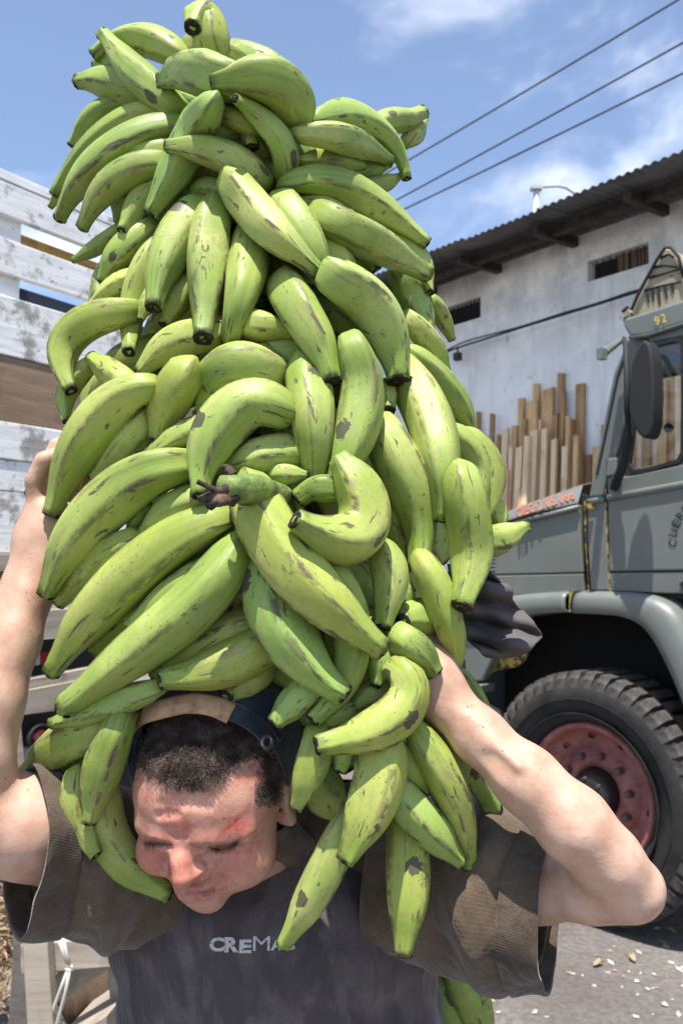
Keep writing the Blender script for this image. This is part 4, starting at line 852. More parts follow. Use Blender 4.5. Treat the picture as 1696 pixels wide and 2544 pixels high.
def plantain_material():
    t = NT('green_plantain_skin', rough=0.5, spec=0.32)
    oi_r = t.N.new('ShaderNodeObjectInfo').outputs['Random']
    at = t.sep(t.attr('pl')); T_, RG = at[0], at[1]; pc = t.sep(t.attr('pc'))
    def around(ta, b, seed): return t.comb(t.math('MULTIPLY', T_, ta), t.math('ADD', t.math('MULTIPLY', pc[0], b), t.math('MULTIPLY', oi_r, seed)), t.math('MULTIPLY', pc[1], b))
    rnd = oi_r
    oc = t.coord('Object', rnd=True)
    big = t.noise(oc, 9, 3, 0.5)
    base = t.ramp(big, [(0.30, (0.125, 0.205, 0.030)), (0.50, (0.270, 0.350, 0.072)), (0.70, (0.470, 0.500, 0.160))])
    yel = t.mix(0.5, base, (0.42, 0.43, 0.07))
    base = t.mix(t.ramp(rnd, [(0.35, 0.0), (1.0, 0.9)]), base, yel)
    blu = t.mix(t.ramp(t.math('FRACT', t.math('MULTIPLY', rnd, 7.31)), [(0.72, 0.0), (0.95, 0.55)]), base, (0.22, 0.42, 0.11))
    # ends run greener; the neck is pale
    ends = t.ramp(T_, [(0.0, 0.75), (0.14, 0.25), (0.3, 0.0), (0.74, 0.0), (0.93, 0.45), (1.0, 0.7)])
    base = t.mix(ends, blu, (0.185, 0.31, 0.042))
    # long streaks, lightened as a pale yellow highlight in the skin colour
    lv = around(2.2, 5.0, 60.0)
    st = t.noise(lv, 1.0, 4, 0.6)
    base = t.mix(t.ramp(st, [(0.42, 0.0), (0.62, 0.28)]), base, (0.40, 0.47, 0.12))
    # fine dusty mottling
    fine = t.noise(oc, 140, 3, 0.6)
    base = t.mix(t.ramp(fine, [(0.45, 0.0), (0.75, 0.28)]), base, (0.14, 0.24, 0.035))
    # brown bruises along ridges
    rn = t.noise(around(8.0, 2.2, 40.0), 1.0, 6, 0.68)
    rm = t.math('MULTIPLY', t.ramp(RG, [(0.50, 0.0), (0.85, 1.0)]), t.ramp(rn, [(0.46, 0.0), (0.55, 0.95)]))
    base = t.mix(rm, base, (0.105, 0.070, 0.045))
    # scattered scars, elongated along the fruit
    sv = around(6.0, 2.4, 80.0)
    sc = t.noise(sv, 1.0, 5, 0.62, 0.6)
    scm = t.ramp(sc, [(0.615, 0.0), (0.66, 0.9)])
    base = t.mix(scm, base, (0.090, 0.062, 0.048))
    sc2 = t.noise(around(4.5, 1.8, 130.0), 1.0, 6, 0.72, 1.2)
    base = t.mix(t.ramp(sc2, [(0.54, 0.0), (0.66, 0.55)]), base, (0.29, 0.225, 0.13))
    # one broad dark bruise on about half of them, and a pale scuffed ridge
    def hsh(k): return t.math('FRACT', t.math('MULTIPLY', rnd, k))
    an = t.math('MULTIPLY', hsh(29.3), 6.283)
    u = t.math('MULTIPLY', t.math('SUBTRACT', T_, t.math('MULTIPLY_ADD', hsh(13.7), 0.6, 0.2)), 15.0)
    v = t.math('MULTIPLY', t.math('SUBTRACT', 1.0, t.math('ADD', t.math('MULTIPLY', pc[0], t.math('COSINE', an)), t.math('MULTIPLY', pc[1], t.math('SINE', an)))), 9.0)
    dd = t.math('ADD', t.math('ADD', t.math('MULTIPLY', u, u), v), t.math('MULTIPLY', t.noise(oc, 90, 4, .7), 2.6))
    bmask = t.math('MULTIPLY', t.math('LESS_THAN', dd, 2.0), t.math('LESS_THAN', hsh(7.9), 0.5))
    base = t.mix(t.math('MULTIPLY', bmask, 0.88), base, (0.060, 0.045, 0.040))
    # pin specks
    vo = t.voro(around(34.0, 5.0, 77.0), 1.0); vn = t.noise(oc, 18, 2)
    spk = t.math('MULTIPLY', t.ramp(t.math('MULTIPLY_ADD', fine, .12, vo), [(0.13, 1.0), (0.20, 0.0)]), t.ramp(vn, [(0.46, 0.0), (0.56, 1.0)]))
    base = t.mix(spk, base, (0.05, 0.038, 0.025))
    vo2 = t.voro(oc, 30); spk2 = t.math('MULTIPLY', t.ramp(vo2, [(0.07, 1.0), (0.11, 0.0)]), t.ramp(t.noise(oc, 8, 2), [(0.50, 0.0), (0.56, 1.0)]))
    base = t.mix(t.math('MULTIPLY', spk2, 0.5), base, (0.07, 0.05, 0.03))
    endn = t.noise(oc, 70, 4, 0.65); base = t.mix(t.math('MULTIPLY', t.ramp(T_, [(0.93, 0.0), (1.0, 1.0)]), t.ramp(endn, [(0.42, 0.0), (0.60, 0.9)])), base, (0.045, 0.032, 0.022))
    t.color(base)
    t.rough(t.math('ADD', t.math('MULTIPLY', fine, 0.22), t.math('MULTIPLY_ADD', scm, 0.25, 0.36)))
    t.b.inputs['Subsurface Weight'].default_value = 0.06; t.b.inputs['Subsurface Radius'].default_value = (0.004, 0.006, 0.002); t.b.inputs['Subsurface Scale'].default_value = 0.6
    bn = t.bump(t.noise(oc, 60, 4, 0.6), 0.0012, 0.35)
    t.bump(t.math('SUBTRACT', 0.0, t.math('ADD', scm, spk)), 0.0006, 0.5, bn)
    return t.m
def tip_material():
    t = NT('dried_flower_end', rough=0.85, spec=0.25)
    oc = t.coord('Object', rnd=True); n = t.noise(oc, 120, 5, 0.7)
    t.color(t.ramp(n, [(0.35, (0.006, 0.005, 0.004)), (0.58, (0.030, 0.022, 0.016)), (0.74, (0.13, 0.075, 0.04))]))
    t.bump(n, 0.003, 0.9); return t.m
def stalk_material():
    t = NT('green_bunch_stalk', rough=0.6)
    oc = t.coord('Object'); n = t.noise(oc, 40, 5, 0.65)
    t.color(t.ramp(n, [(0.35, (0.05, 0.035, 0.02)), (0.55, (0.16, 0.24, 0.05)), (0.7, (0.30, 0.36, 0.10))]))
    t.bump(n, 0.004, 0.7); return t.m
M_TORN = NT('torn_stalk_fibres', rough=.9); M_TORN.color(M_TORN.ramp(M_TORN.noise(M_TORN.coord('Object'), 70, 5, .7), [(0.38, (0.012, 0.009, 0.008)), (0.55, (0.07, 0.045, 0.032)), (0.68, (0.22, 0.14, 0.09))])); M_TORN = M_TORN.m
M_PL, M_TIP, M_STALK = plantain_material(), tip_material(), stalk_material()

def plantain_geo(P3, R, tipf, rg, base_full, NR=30, NS=24):
    """P3: (NR,3) centreline; returns verts, faces, attr and tip ring info"""
    t = np.linspace(0, 1, NR)
    d = np.gradient(P3, axis=0); d /= np.linalg.norm(d, axis=1)[:, None]
    up = Vector(d[0]).orthogonal().normalized(); up = np.array(up); fr = []
    for i in range(NR):
        up = up - d[i] * up.dot(d[i]); up /= np.linalg.norm(up); fr.append((up.copy(), np.cross(d[i], up)))
    ph0 = rg.uniform(0, 6.28); nr = rg.choice([4, 5, 5]); tw = rg.uniform(-0.5, 0.5)
    jit = [rg.uniform(-0.16, 0.16) for _ in range(nr)]; hgt = [rg.uniform(0.75, 1.2) for _ in range(nr)]; amp = rg.uniform(0.11, 0.19)
    w1, w2, p1, p2 = rg.uniform(0, 6), rg.uniform(0, 6), rg.uniform(0.01, 0.03), rg.uniform(0.01, 0.025)
    prof = np.interp(t, [0, .05, .13, .24, .38, .52, .66, .77, .86, .94, 1.0], [0.32, 0.46, 0.72, 0.93, 1.04, 1.07, 0.97, 0.81, tipf + .42 * (.8 - tipf), tipf + .10 * (.8 - tipf), tipf])
    k = np.array([1, 2, 3, 2, 1.]); k /= k.sum(); pp = np.pad(prof, 2, mode='edge'); prof = np.convolve(pp, k, 'valid')
    V = []; A = []; A2 = []
    for i in range(NR):
        a, b = fr[i]; r0 = R[i] * prof[i] * (1 + p1 * math.sin(w1 + t[i] * 9))
        am = amp * (0.55 + 0.75 * abs(2 * t[i] - 1))
        for j in range(NS):
            ph = 2 * math.pi * j / NS; x = (ph + ph0 + tw * t[i]) / (2 * math.pi) * nr
            ki = int(math.floor(x + 0.5)) % nr; u = abs((x + jit[ki]) - math.floor(x + jit[ki] + 0.5)) * 2
            rd = max(0.0, 1 - u) ** 1.7; xf = (x + jit[ki]) % 1.0 - 0.5; poly = math.cos(math.pi / nr) / math.cos(2 * math.pi * xf / nr) * (1.13 if nr == 5 else 1.2)
            bl = (0.62 if nr == 5 else 0.50) * (0.75 + 0.5 * abs(2 * t[i] - 1)) * hgt[0]
            r = r0 * ((1 - bl) + bl * poly + am * 0.35 * rd * hgt[ki]); r += r0 * p2 * math.sin(3 * ph + w1 + 6 * t[i])
            V.append(P3[i] + (a * math.cos(ph) + b * math.sin(ph)) * r); A.append((t[i], rd * min(1, hgt[ki]), 0.5 + 0.5 * math.cos(ph + tw * t[i]) + (0.35 if ph > math.pi else 0.0))); A2.append((math.cos(ph), math.sin(ph), 0.0))
    F = [(i * NS + j, i * NS + (j + 1) % NS, (i + 1) * NS + (j + 1) % NS, (i + 1) * NS + j) for i in range(NR - 1) for j in range(NS)]
    V.append(P3[0] - d[0] * R[0] * 0.1); A.append((0, 0, 0)); A2.append((0, 0, 0)); c0 = len(V) - 1
    V.append(P3[-1] + d[-1] * R[-1] * 0.06); A.append((1, 0, 0)); A2.append((0, 0, 0)); c1 = len(V) - 1
    F += [(c0, (j + 1) % NS, j) for j in range(NS)]; o = (NR - 1) * NS; F += [(c1, o + j, o + (j + 1) % NS) for j in range(NS)]
    return V, F, (A, A2), (P3[-1], d[-1], fr[-1], R[-1] * prof[-1])
def make_plantain(q, parent, rg, index):
    p = q['p']; k = len(p); d = np.asarray(q['d'], dtype=float); w = q['w'] * 1.03; tipf = q['o'].get('tip', rg.uniform(0.36, 0.46))
    # the stalk end bends back towards the middle of the bunch
    if 'z' not in q['o'] or q['o']['z'][0] <= 0.03:
        dirb = p[0] - p[1]; dirb = dirb / (np.linalg.norm(dirb) + 1e-6)
        pb = p[0] + dirb * w * 0.16; p = np.vstack([pb, p]); d = np.concatenate([[d[0] + w * d[0] / F_PX * 0.75], d])
    ctl = np.column_stack([p, d * 1.0]); NR = 30
    P3c = np.array([P(a, b, c) for a, b, c in ctl])
    P3 = catmull(P3c, NR)
    for _ in range(14): P3[1:-1] = P3[1:-1] * .5 + (P3[:-2] + P3[2:]) * .25
    P3 = catmull(P3, NR)
    dep = (P3 - np.array(CAM)) @ np.array([0, CP, SP]); R = w / 2 * dep / F_PX
    V, F, A, tip = plantain_geo(P3, R, tipf, rg, True, NR)
    o = mesh_obj('plantain', V, F, M_PL, parent, True, {'pl': ('FLOAT_VECTOR', A[0]), 'pc': ('FLOAT_VECTOR', A[1])})
    # dried flower end
    c, dv, (a, b), r = tip; NS = 12; TV = []; TF = []
    prof = [(-0.22, 1.015), (-0.08, 1.03), (0.08, 0.95), (0.20, 0.70), (0.12, 0.36)]
    for (z, rr) in prof:
        for j in range(NS):
            ph = 2 * math.pi * j / NS; e = 1 + rg.uniform(-0.10, 0.10)
            zz = z + (rg.uniform(-0.14, 0.10) if z < -0.2 else rg.uniform(-0.06, 0.06))
            TV.append(c + dv * (r * zz * 0.8) + (a * math.cos(ph) + b * math.sin(ph)) * (r * rr * e))
    n = len(prof)
    TF = [(i * NS + j, i * NS + (j + 1) % NS, (i + 1) * NS + (j + 1) % NS, (i + 1) * NS + j) for i in range(n - 1) for j in range(NS)]
    TV.append(c + dv * (r * rg.uniform(0.0, 0.3))); TF += [((n - 1) * NS + j, (n - 1) * NS + (j + 1) % NS, n * NS) for j in range(NS)]
    mesh_obj('dried_tip', TV, TF, M_TIP, o, True)
    return o
HG = parse(HANG)
for q in HG: q['d'] = np.full(len(q['p']), 1.16 - .012 * q['rank']); q['d'][0] += .03
BUN = {}
BUN['T'] = empty('plantain_bunch', P(560, 600, 1.15), 'uppermost green plantain bunch crowning the tall load against the sky', 'plantain bunch', 'green plantain bunches carried by the man')
BUN['M'] = empty('plantain_bunch', P(620, 1300, 1.05), 'large green plantain bunch with a torn black stalk end above the man\'s cap', 'plantain bunch', 'green plantain bunches carried by the man')
BUN['L'] = empty('plantain_bunch', P(800, 1850, 1.0), 'green plantain bunch hanging around the man\'s neck beside his face and over his chest', 'plantain bunch', 'green plantain bunches carried by the man')
def lump(name, pts_px, radii, mat, parent, seed, seg=16, rough=.22):
    mb = MB(); pp = catmull(np.array([P(*a) for a in pts_px]), 16); rr_ = np.interp(np.linspace(0, 1, 16), np.linspace(0, 1, len(radii)), radii); mb.tube([Vector(a) for a in pp], list(rr_), seg)
    ctr = Vector(pp.mean(0)); k = 60.0
    mb.v = [v + (v - Vector(pp[min(i // seg, 15)])) * rough * (mnoise.noise(v * k + Vector((seed, 0, 0))) + .6 * mnoise.noise(v * k * 2.7)) for i, v in enumerate(mb.v)]
    return mb.build(name, mat, parent, True)
_d = 0.80
lump('cut_stalk', [(700, 1235, .86), (660, 1222, .84), (622, 1216, .815), (600, 1216, .80), (572, 1212, .79), (556, 1212, .785)], [.011, .014, .0150, .0165, .0140, .0125], M_STALK, BUN['M'], 1.0, rough=.16)
lump('torn_stalk_end', [(585, 1228, .792), (560, 1236, .785), (535, 1246, .782), (522, 1262, .784)], [.009, .0105, .009, .005], M_TORN, BUN['M'], 2.0, rough=.5)
lump('torn_stalk_end', [(570, 1215, .785), (540, 1218, .78), (510, 1206, .775), (490, 1196, .772)], [.007, .0045, .0035, .0025], M_TORN, BUN['M'], 5.0, rough=.4)
lump('torn_stalk_end', [(545, 1235, .785), (515, 1236, .782), (492, 1240, .78)], [.006, .005, .003], M_TORN, BUN['M'], 9.0, rough=.5)
lump('torn_stalk_end', [(575, 1180, .80), (565, 1163, .80), (552, 1158, .80)], [.005, .004, .002], M_TORN, BUN['M'], 3.0, rough=.4)
lump('pedicel', [(608, 1262, .83), (606, 1300, .83), (607, 1330, .835)], [.008, .0065, .009], M_STALK, BUN['M'], 4.0, rough=.15)
lump('stalk', [(500, 110, 1.32), (560, 450, 1.22), (600, 750, 1.14), (620, 1060, 1.07)], [.018, .026, .030, .030], M_STALK, BUN['T'], 6.0, rough=.1)
lump('stalk', [(620, 1075, 1.06), (640, 1180, 1.00), (670, 1230, .90), (700, 1238, .862)], [.028, .026, .020, .014], M_STALK, BUN['M'], 7.0, rough=.1)
lump('stalk', [(760, 1500, 1.02), (850, 1700, .98), (930, 1850, .96)], [.018, .024, .018], M_STALK, BUN['L'], 8.0, rough=.1)
BUN['H'] = empty('plantain_bunch', P(1140, 2420, 1.15), 'green plantain bunch hanging below the sleeve behind the man, above the yard', 'plantain bunch', 'green plantain bunches carried by the man')
rgp = random.Random(5)
PL += HG
for i, q in enumerate(PL): make_plantain(q, BUN[q['b']], rgp, i)
# ------------------------------------------------------------------ the man
HR = np.array([[0.97543971, -0.21211754, -0.05935927], [-0.21401247, -0.84891899, -0.48325481], [-0.05211561, -0.48408955, 0.87346509]])
_a = math.radians(-3); HR = HR @ np.array([[1, 0, 0], [0, math.cos(_a), math.sin(_a)], [0, -math.sin(_a), math.cos(_a)]])
HC = np.array([-0.140, 0.945, 1.350])
def l2w(v): return HC + HR @ np.asarray(v, dtype=float)
def w2l(p): return HR.T @ (np.asarray(p, dtype=float) - HC)
def hp(px, py, yl):
    """point of the head seen at a photo pixel, lying yl in front of the ear line (head coordinates)"""
    o = w2l(CAM); r = HR.T @ np.array(ray(px, py)); k = (yl - o[1]) / r[1]; return o + r * k
print('eye', hp(388, 2090, .078).round(4), hp(554, 2106, .078).round(4), 'tip', hp(453, 2192, .118).round(4), 'mouth', hp(493, 2219, .098).round(4), 'chin', hp(514, 2262, .088).round(4), 'cheekL', hp(375, 2150, .05).round(4), 'jawR', hp(675, 2104, .02).round(4), hp(616, 2187, .04).round(4), 'templeL', hp(316, 1980, .05).round(4), 'ear', hp(710, 1990, -.01).round(4), 'top', hp(477, 1757, .05).round(4))

PRIMS = []      # (kind, params, k, mode)
def cap(a, b, ra, rb, k=0.02, mode=1): PRIMS.append(('cap', (np.array(a, float), np.array(b, float), ra, rb), k, mode))
def ell(c, r, k=0.02, mode=1, rot=None): PRIMS.append(('ell', (np.array(c, float), np.array(r, float), np.eye(3) if rot is None else rot), k, mode))
def chain(pts, rs, k=0.02, mode=1):
    for i in range(len(pts) - 1): cap(pts[i], pts[i + 1], rs[i], rs[i + 1], k, mode)
def Hc(a, b, ra, rb, k=0.01, mode=1): cap(l2w(a), l2w(b), ra, rb, k, mode)
def He(c, r, k=0.015, mode=1): ell(l2w(c), r, k, mode, HR)
def build_body_prims():
    Pn = lambda x, y, d: np.array(P(x, y, d))
    # torso, neck
    ell(Pn(690, 2330, 1.07), (0.155, 0.095, 0.13), 0.05)
    ell(Pn(690, 2560, 1.07), (0.140, 0.085, 0.17), 0.05)
    ell(Pn(690, 2210, 1.07), (0.135, 0.062, 0.05), 0.05)
    cap(l2w((0, -0.030, -0.05)), Pn(670, 2180, 1.06), 0.052, 0.060, 0.03)
    # arm on the right of the picture
    chain([Pn(930, 2190, 1.05), Pn(1150, 2205, 0.96), Pn(1330, 2202, 0.895), Pn(1470, 2212, 0.855), Pn(1560, 2210, 0.838)], [0.055, 0.045, 0.0340, 0.0285, 0.0290], 0.02)
    chain([Pn(1564, 2204, 0.836), Pn(1510, 2138, 0.826), Pn(1424, 2048, 0.826), Pn(1308, 1938, 0.840), Pn(1188, 1826, 0.865), Pn(1108, 1745, 0.885)], [0.0270, 0.0300, 0.0335, 0.0300, 0.0250, 0.0225], 0.022)
    ell(Pn(1592, 2208, 0.836), (0.018, 0.020, 0.020), 0.014)              # elbow point
    cap(Pn(1165, 1800, 0.858), Pn(1100, 1765, 0.868), 0.006, 0.004, 0.016)   # tendon
    chain([Pn(1108, 1745, 0.885), Pn(1075, 1695, 0.893), Pn(1062, 1650, 0.905)], [0.0250, 0.0285, 0.0265], 0.018)
    chain([Pn(1040, 1690, 0.895), Pn(1030, 1650, 0.905)], [0.020, 0.018], 0.015)
    for (a, b, c, d) in (((1075, 1650, .905), (1088, 1600, .915), (1080, 1570, .935), (1062, 1566, .96)),
                         ((1052, 1640, .905), (1058, 1590, .915), (1040, 1566, .935), (1022, 1570, .95)),
                         ((1030, 1640, .905), (1022, 1598, .915), (1008, 1590, .925), (995, 1598, .93)),
                         ((1012, 1652, .905), (1000, 1625, .912), (990, 1615, .920), (985, 1622, .93))):
        chain([Pn(*a), Pn(*b), Pn(*c), Pn(*d)], [0.0105, 0.0095, 0.0085, 0.0075], 0.004)
    chain([Pn(1040, 1710, .885), Pn(1010, 1700, .875), Pn(990, 1682, .872), Pn(985, 1668, .875)], [0.013, 0.011, 0.0095, 0.008], 0.006)  # thumb
    for a, b in (((1290, 1905, .812), (1140, 1765, .862)), ((1250, 1945, .822), (1120, 1812, .866)), ((1210, 1850, .836), (1110, 1735, .866))): cap(Pn(*a), Pn(*b), .0028, .0028, .010)
    # arm on the left of the picture
    chain([Pn(450, 2190, 1.05), Pn(240, 2120, 0.98), Pn(60, 2050, 0.92), Pn(-110, 2020, 0.88)], [0.055, 0.052, 0.0500, 0.0400], 0.03)
    chain([Pn(-110, 2020, 0.88), Pn(-72, 1880, 0.885), Pn(-35, 1740, 0.90), Pn(20, 1590, 0.93), Pn(70, 1465, 0.955), Pn(86, 1420, 0.965)], [0.0380, 0.0380, 0.0350, 0.0300, 0.0240, 0.0225], 0.030)
    cap(Pn(62, 1480, .93), Pn(20, 1640, .90), 0.005, 0.007, 0.02)
    chain([Pn(86, 1420, 0.965), Pn(96, 1345, 0.975), Pn(112, 1285, 0.985)], [0.0235, 0.0260, 0.0270], 0.018)
    chain([Pn(120, 1400, 0.97), Pn(150, 1300, 0.985)], [0.022, 0.024], 0.018)
    for (a, b, c, d) in (((92, 1270, .98), (84, 1195, .975), (108, 1142, .972), (140, 1132, .975)),
                         ((112, 1260, .99), (118, 1160, .985), (142, 1110, .985), (172, 1090, .99)),
                         ((140, 1260, 1.0), (158, 1180, 1.0), (185, 1120, 1.0), (212, 1110, 1.01)),
                         ((165, 1270, 1.0), (195, 1200, 1.01), (220, 1150, 1.01), (240, 1140, 1.02))):
        chain([Pn(*a), Pn(*b), Pn(*c), Pn(*d)], [0.0110, 0.0100, 0.0095, 0.0085], 0.004)
    chain([Pn(125, 1400, .965), Pn(165, 1370, .955), Pn(200, 1330, .950), Pn(220, 1300, .950)], [0.014, 0.012, 0.010, 0.009], 0.006)
    # head
    He((0.000, -0.016, 0.036), (0.0790, 0.0920, 0.0820), 0.0)
    He((-0.001, 0.026, 0.026), (0.0735, 0.0600, 0.0600), 0.03)
    He((0.001, 0.026, -0.024), (0.0690, 0.0560, 0.0500), 0.025)
    He((0.001, 0.034, -0.047), (0.0490, 0.0440, 0.0340), 0.022)
    ch = hp(513, 2232, .070); He(ch, (0.020, 0.015, 0.014), 0.018)
    eL = hp(390, 2092, .073); eR = hp(552, 2103, .073); nb = hp(449, 2098, .084); nt = hp(454, 2180, .104)
    # brow ridge overhanging the eyes
    Hc(eL + (-.015, -.009, .0125), eL + (.014, .005, .0120), .0085, .0090, .018); Hc(eR + (.020, -.010, .0125), eR + (-.014, .005, .0120), .0085, .0090, .018)
    Hc(eL + (.014, .004, .0120), eR + (-.014, .004, .0120), .0085, .0085, .018)
    for e, s in ((eL, -1), (eR, 1)):
        He(e + (0.001 * -s, .012, -.001), (0.0175, 0.012, 0.0065), 0.007, -1)
        He(e + (0, -.0105, -.003), (0.0150, 0.0145, 0.0105), 0.004)
    # cheeks pushed up by the smile
    He(hp(388, 2112, .054), (0.0210, 0.0200, 0.0210), 0.020); He(hp(598, 2132, .050), (0.0330, 0.0240, 0.0260), 0.030)
    He(hp(556, 2142, .064), (0.020, 0.014, 0.014), 0.022); He(hp(392, 2132, .066), (0.014, 0.012, 0.013), 0.014)
    # nose
    mid = nb * .45 + nt * .55 + (0, .001, .002)
    Hc(nb, mid, .0075, .0088, .012); Hc(mid, nt, .0088, .0110, .009)
    aL = hp(416, 2152, .084); aR = hp(508, 2156, .086)
    He(aL, (0.0085, 0.0120, 0.0085), 0.008); He(aR, (0.0100, 0.0140, 0.0100), 0.011)
    He(nt + (-.0070, -.0060, -.0100), (.0036, .0050, .0042), .003, -1); He(nt + (.0085, -.0070, -.0090), (.0036, .0050, .0042), .003, -1)
    # upper lip, lips, mouth line
    He(hp(494, 2206, .072), (0.026, 0.018, 0.017), 0.012)
    m0 = hp(452, 2213, .085); m1 = hp(476, 2217, .090); m2 = hp(504, 2214, .089); m3 = hp(536, 2200, .077)
    for a, b, r in ((m0, m1, .0032), (m1, m2, .0040), (m2, m3, .0032)):
        Hc(a + (0, .000, .0032), b + (0, .000, .0032), r, r, .005); Hc(a + (0, .000, -.0052), b + (0, .000, -.0052), r * 1.2, r * 1.2, .006)
        Hc(a + (0, .0050, -.0010), b + (0, .0050, -.0010), .0019, .0019, .0020, -1)
    # the cheek balls lie over the muzzle and make the fold from nose to mouth corner
    He(hp(574, 2130, .060), (0.0285, 0.0190, 0.0215), 0.007); He(hp(386, 2122, .059), (0.0160, 0.0150, 0.0180), 0.008)
    groove([(356, 2083), (366, 2087), (390, 2093), (424, 2097)], 0.0037, 0.0065, 0.0024, rs=[.5, 1, 1, .6])
    groove([(478, 2098), (510, 2102), (548, 2104), (574, 2099), (590, 2091)], 0.0040, 0.0068, 0.0024, rs=[.4, .9, 1.1, 1, .6])
    groove([(508, 2116), (545, 2119), (580, 2112)], 0.0028, 0.0017, 0.0032); groove([(500, 2128), (540, 2133), (590, 2126)], 0.0031, 0.0015, 0.0048)
    groove([(356, 2104), (392, 2108), (420, 2108)], 0.0028, 0.0015, 0.0032)
    for a, b, c in (((600, 2090), (625, 2078), (645, 2060)), ((602, 2098), (632, 2094), (655, 2080)), ((600, 2108), (628, 2112), (650, 2104))): groove([a, b, c], 0.0018, 0.0013, 0.0024, rs=[1, 1, .5])
    groove([(394, 2026), (414, 2022), (436, 2022)], 0.0030, 0.0023, 0.0064); groove([(432, 2062), (437, 2078)], 0.0020, 0.0015, 0.0040); groove([(462, 2066), (461, 2080)], 0.0020, 0.0011, 0.0040)
    groove([(400, 1998), (450, 1992), (520, 2000)], 0.0037, 0.0015, 0.0080); groove([(420, 1976), (470, 1972), (530, 1980)], 0.0037, 0.0011, 0.0080)
    # beside the nostrils, mouth line, under the lip
    groove([(506, 2136), (519, 2147), (521, 2160)], 0.0020, 0.0018, 0.0040); groove([(409, 2134), (404, 2150), (408, 2166)], 0.0020, 0.0025, 0.0024)
    groove([(514, 2168), (505, 2176), (494, 2182)], 0.0022, 0.0042, 0.0024, rs=[.6, 1, .6])
    groove([(453, 2210), (475, 2217), (500, 2219), (524, 2211), (544, 2196)], 0.0025, 0.0046, 0.0018, rs=[.6, 1, 1, 1, .7])
    groove([(486, 2240), (506, 2241), (526, 2236)], 0.0037, 0.0023, 0.0064)
    groove([(524, 2166), (545, 2180), (557, 2196), (558, 2212)], 0.0028, 0.0025, 0.0040, rs=[.6, 1, 1, .5])
    groove([(566, 2186), (580, 2204)], 0.0025, 0.0013, 0.0048)
    # ears
    for s in (-1, 1):
        c = np.array([s * 0.080, -0.016, -0.006]); He(c, (0.0070, 0.0170, 0.0290), 0.006); He(c + (s * .006, .002, .002), (0.0045, 0.0095, 0.0170), 0.004, -1)
        Hc(c + (s * .001, .006, -.024), c + (s * -.004, .010, -.018), .007, .008, .006)
def field_at(pts):
    f = np.full(len(pts), 0.5)
    for kind, a, k, mode in PRIMS:
        d = sdf_eval(pts, (kind, a))
        if mode < 0: d = -d; h = np.clip(0.5 + 0.5 * (d - f) / max(k, 1e-6), 0, 1); f = f * (1 - h) + d * h + k * h * (1 - h)
        elif k <= 0: f = np.minimum(f, d)
        else: h = np.clip(0.5 - 0.5 * (d - f) / k, 0, 1); f = f * (1 - h) + d * h - k * h * (1 - h)
    return f
def surf(px, py):
    r = np.array(ray(px, py)); ks = np.linspace(.74, 1.12, 1400); f = field_at(np.array(CAM) + r * ks[:, None]); i = int(np.argmax(f < 0))
    return np.array(CAM) + r * ks[i], -r / np.linalg.norm(r)
def groove(pxs, r, depth, k, mode=-1, rs=None):
    P_ = [surf(*p) for p in pxs]; Q = [p + n * (r - depth) * (1 if mode < 0 else -1) for p, n in P_]
    for i in range(len(Q) - 1):
        ra, rb = (r, r) if rs is None else (r * rs[i], r * rs[i + 1]); cap(Q[i], Q[i + 1], ra, rb, k, mode)
def sdf_eval(pts, pr):
    """exact-ish distance of points (N,3)"""
    kind, a = pr[0], pr[1]
    if kind == 'cap':
        A, B, ra, rb = a; ab = B - A; t = np.clip(((pts - A) @ ab) / max(ab @ ab, 1e-12), 0, 1)
        return np.linalg.norm(pts - A - t[..., None] * ab, axis=-1) - (ra + (rb - ra) * t)
    c, r, R = a; q = (pts - c) @ R; k0 = np.linalg.norm(q / r, axis=-1); k1 = np.linalg.norm(q / (r * r), axis=-1)
    return k0 * (k0 - 1) / np.maximum(k1, 1e-9)
def body_field(gx, gy, gz):
    f = np.full((len(gx), len(gy), len(gz)), 0.5, dtype=np.float32)
    for pr in PRIMS:
        kind, a, k, mode = pr
        if kind == 'cap': lo = np.minimum(a[0], a[1]) - max(a[2], a[3]); hi = np.maximum(a[0], a[1]) + max(a[2], a[3])
        else: m = a[1].max() if not np.allclose(a[2], np.eye(3)) else a[1]; lo = a[0] - m; hi = a[0] + m
        pad = max(k * 1.2, 0.0) + 0.012; lo = lo - pad; hi = hi + pad
        ix = slice(*np.searchsorted(gx, [lo[0], hi[0]])); iy = slice(*np.searchsorted(gy, [lo[1], hi[1]])); iz = slice(*np.searchsorted(gz, [lo[2], hi[2]]))
        sub = f[ix, iy, iz]
        if sub.size == 0: continue
        X = np.stack(np.meshgrid(gx[ix], gy[iy], gz[iz], indexing='ij'), -1)
        d = sdf_eval(X, (kind, a)).astype(np.float32)
        if mode < 0:
            d = -d; h = np.clip(0.5 + 0.5 * (d - sub) / max(k, 1e-6), 0, 1); f[ix, iy, iz] = sub * (1 - h) + d * h + k * h * (1 - h)
        else:
            if k <= 0: f[ix, iy, iz] = np.minimum(sub, d)
            else: h = np.clip(0.5 - 0.5 * (d - sub) / k, 0, 1); f[ix, iy, iz] = sub * (1 - h) + d * h - k * h * (1 - h)
    return f
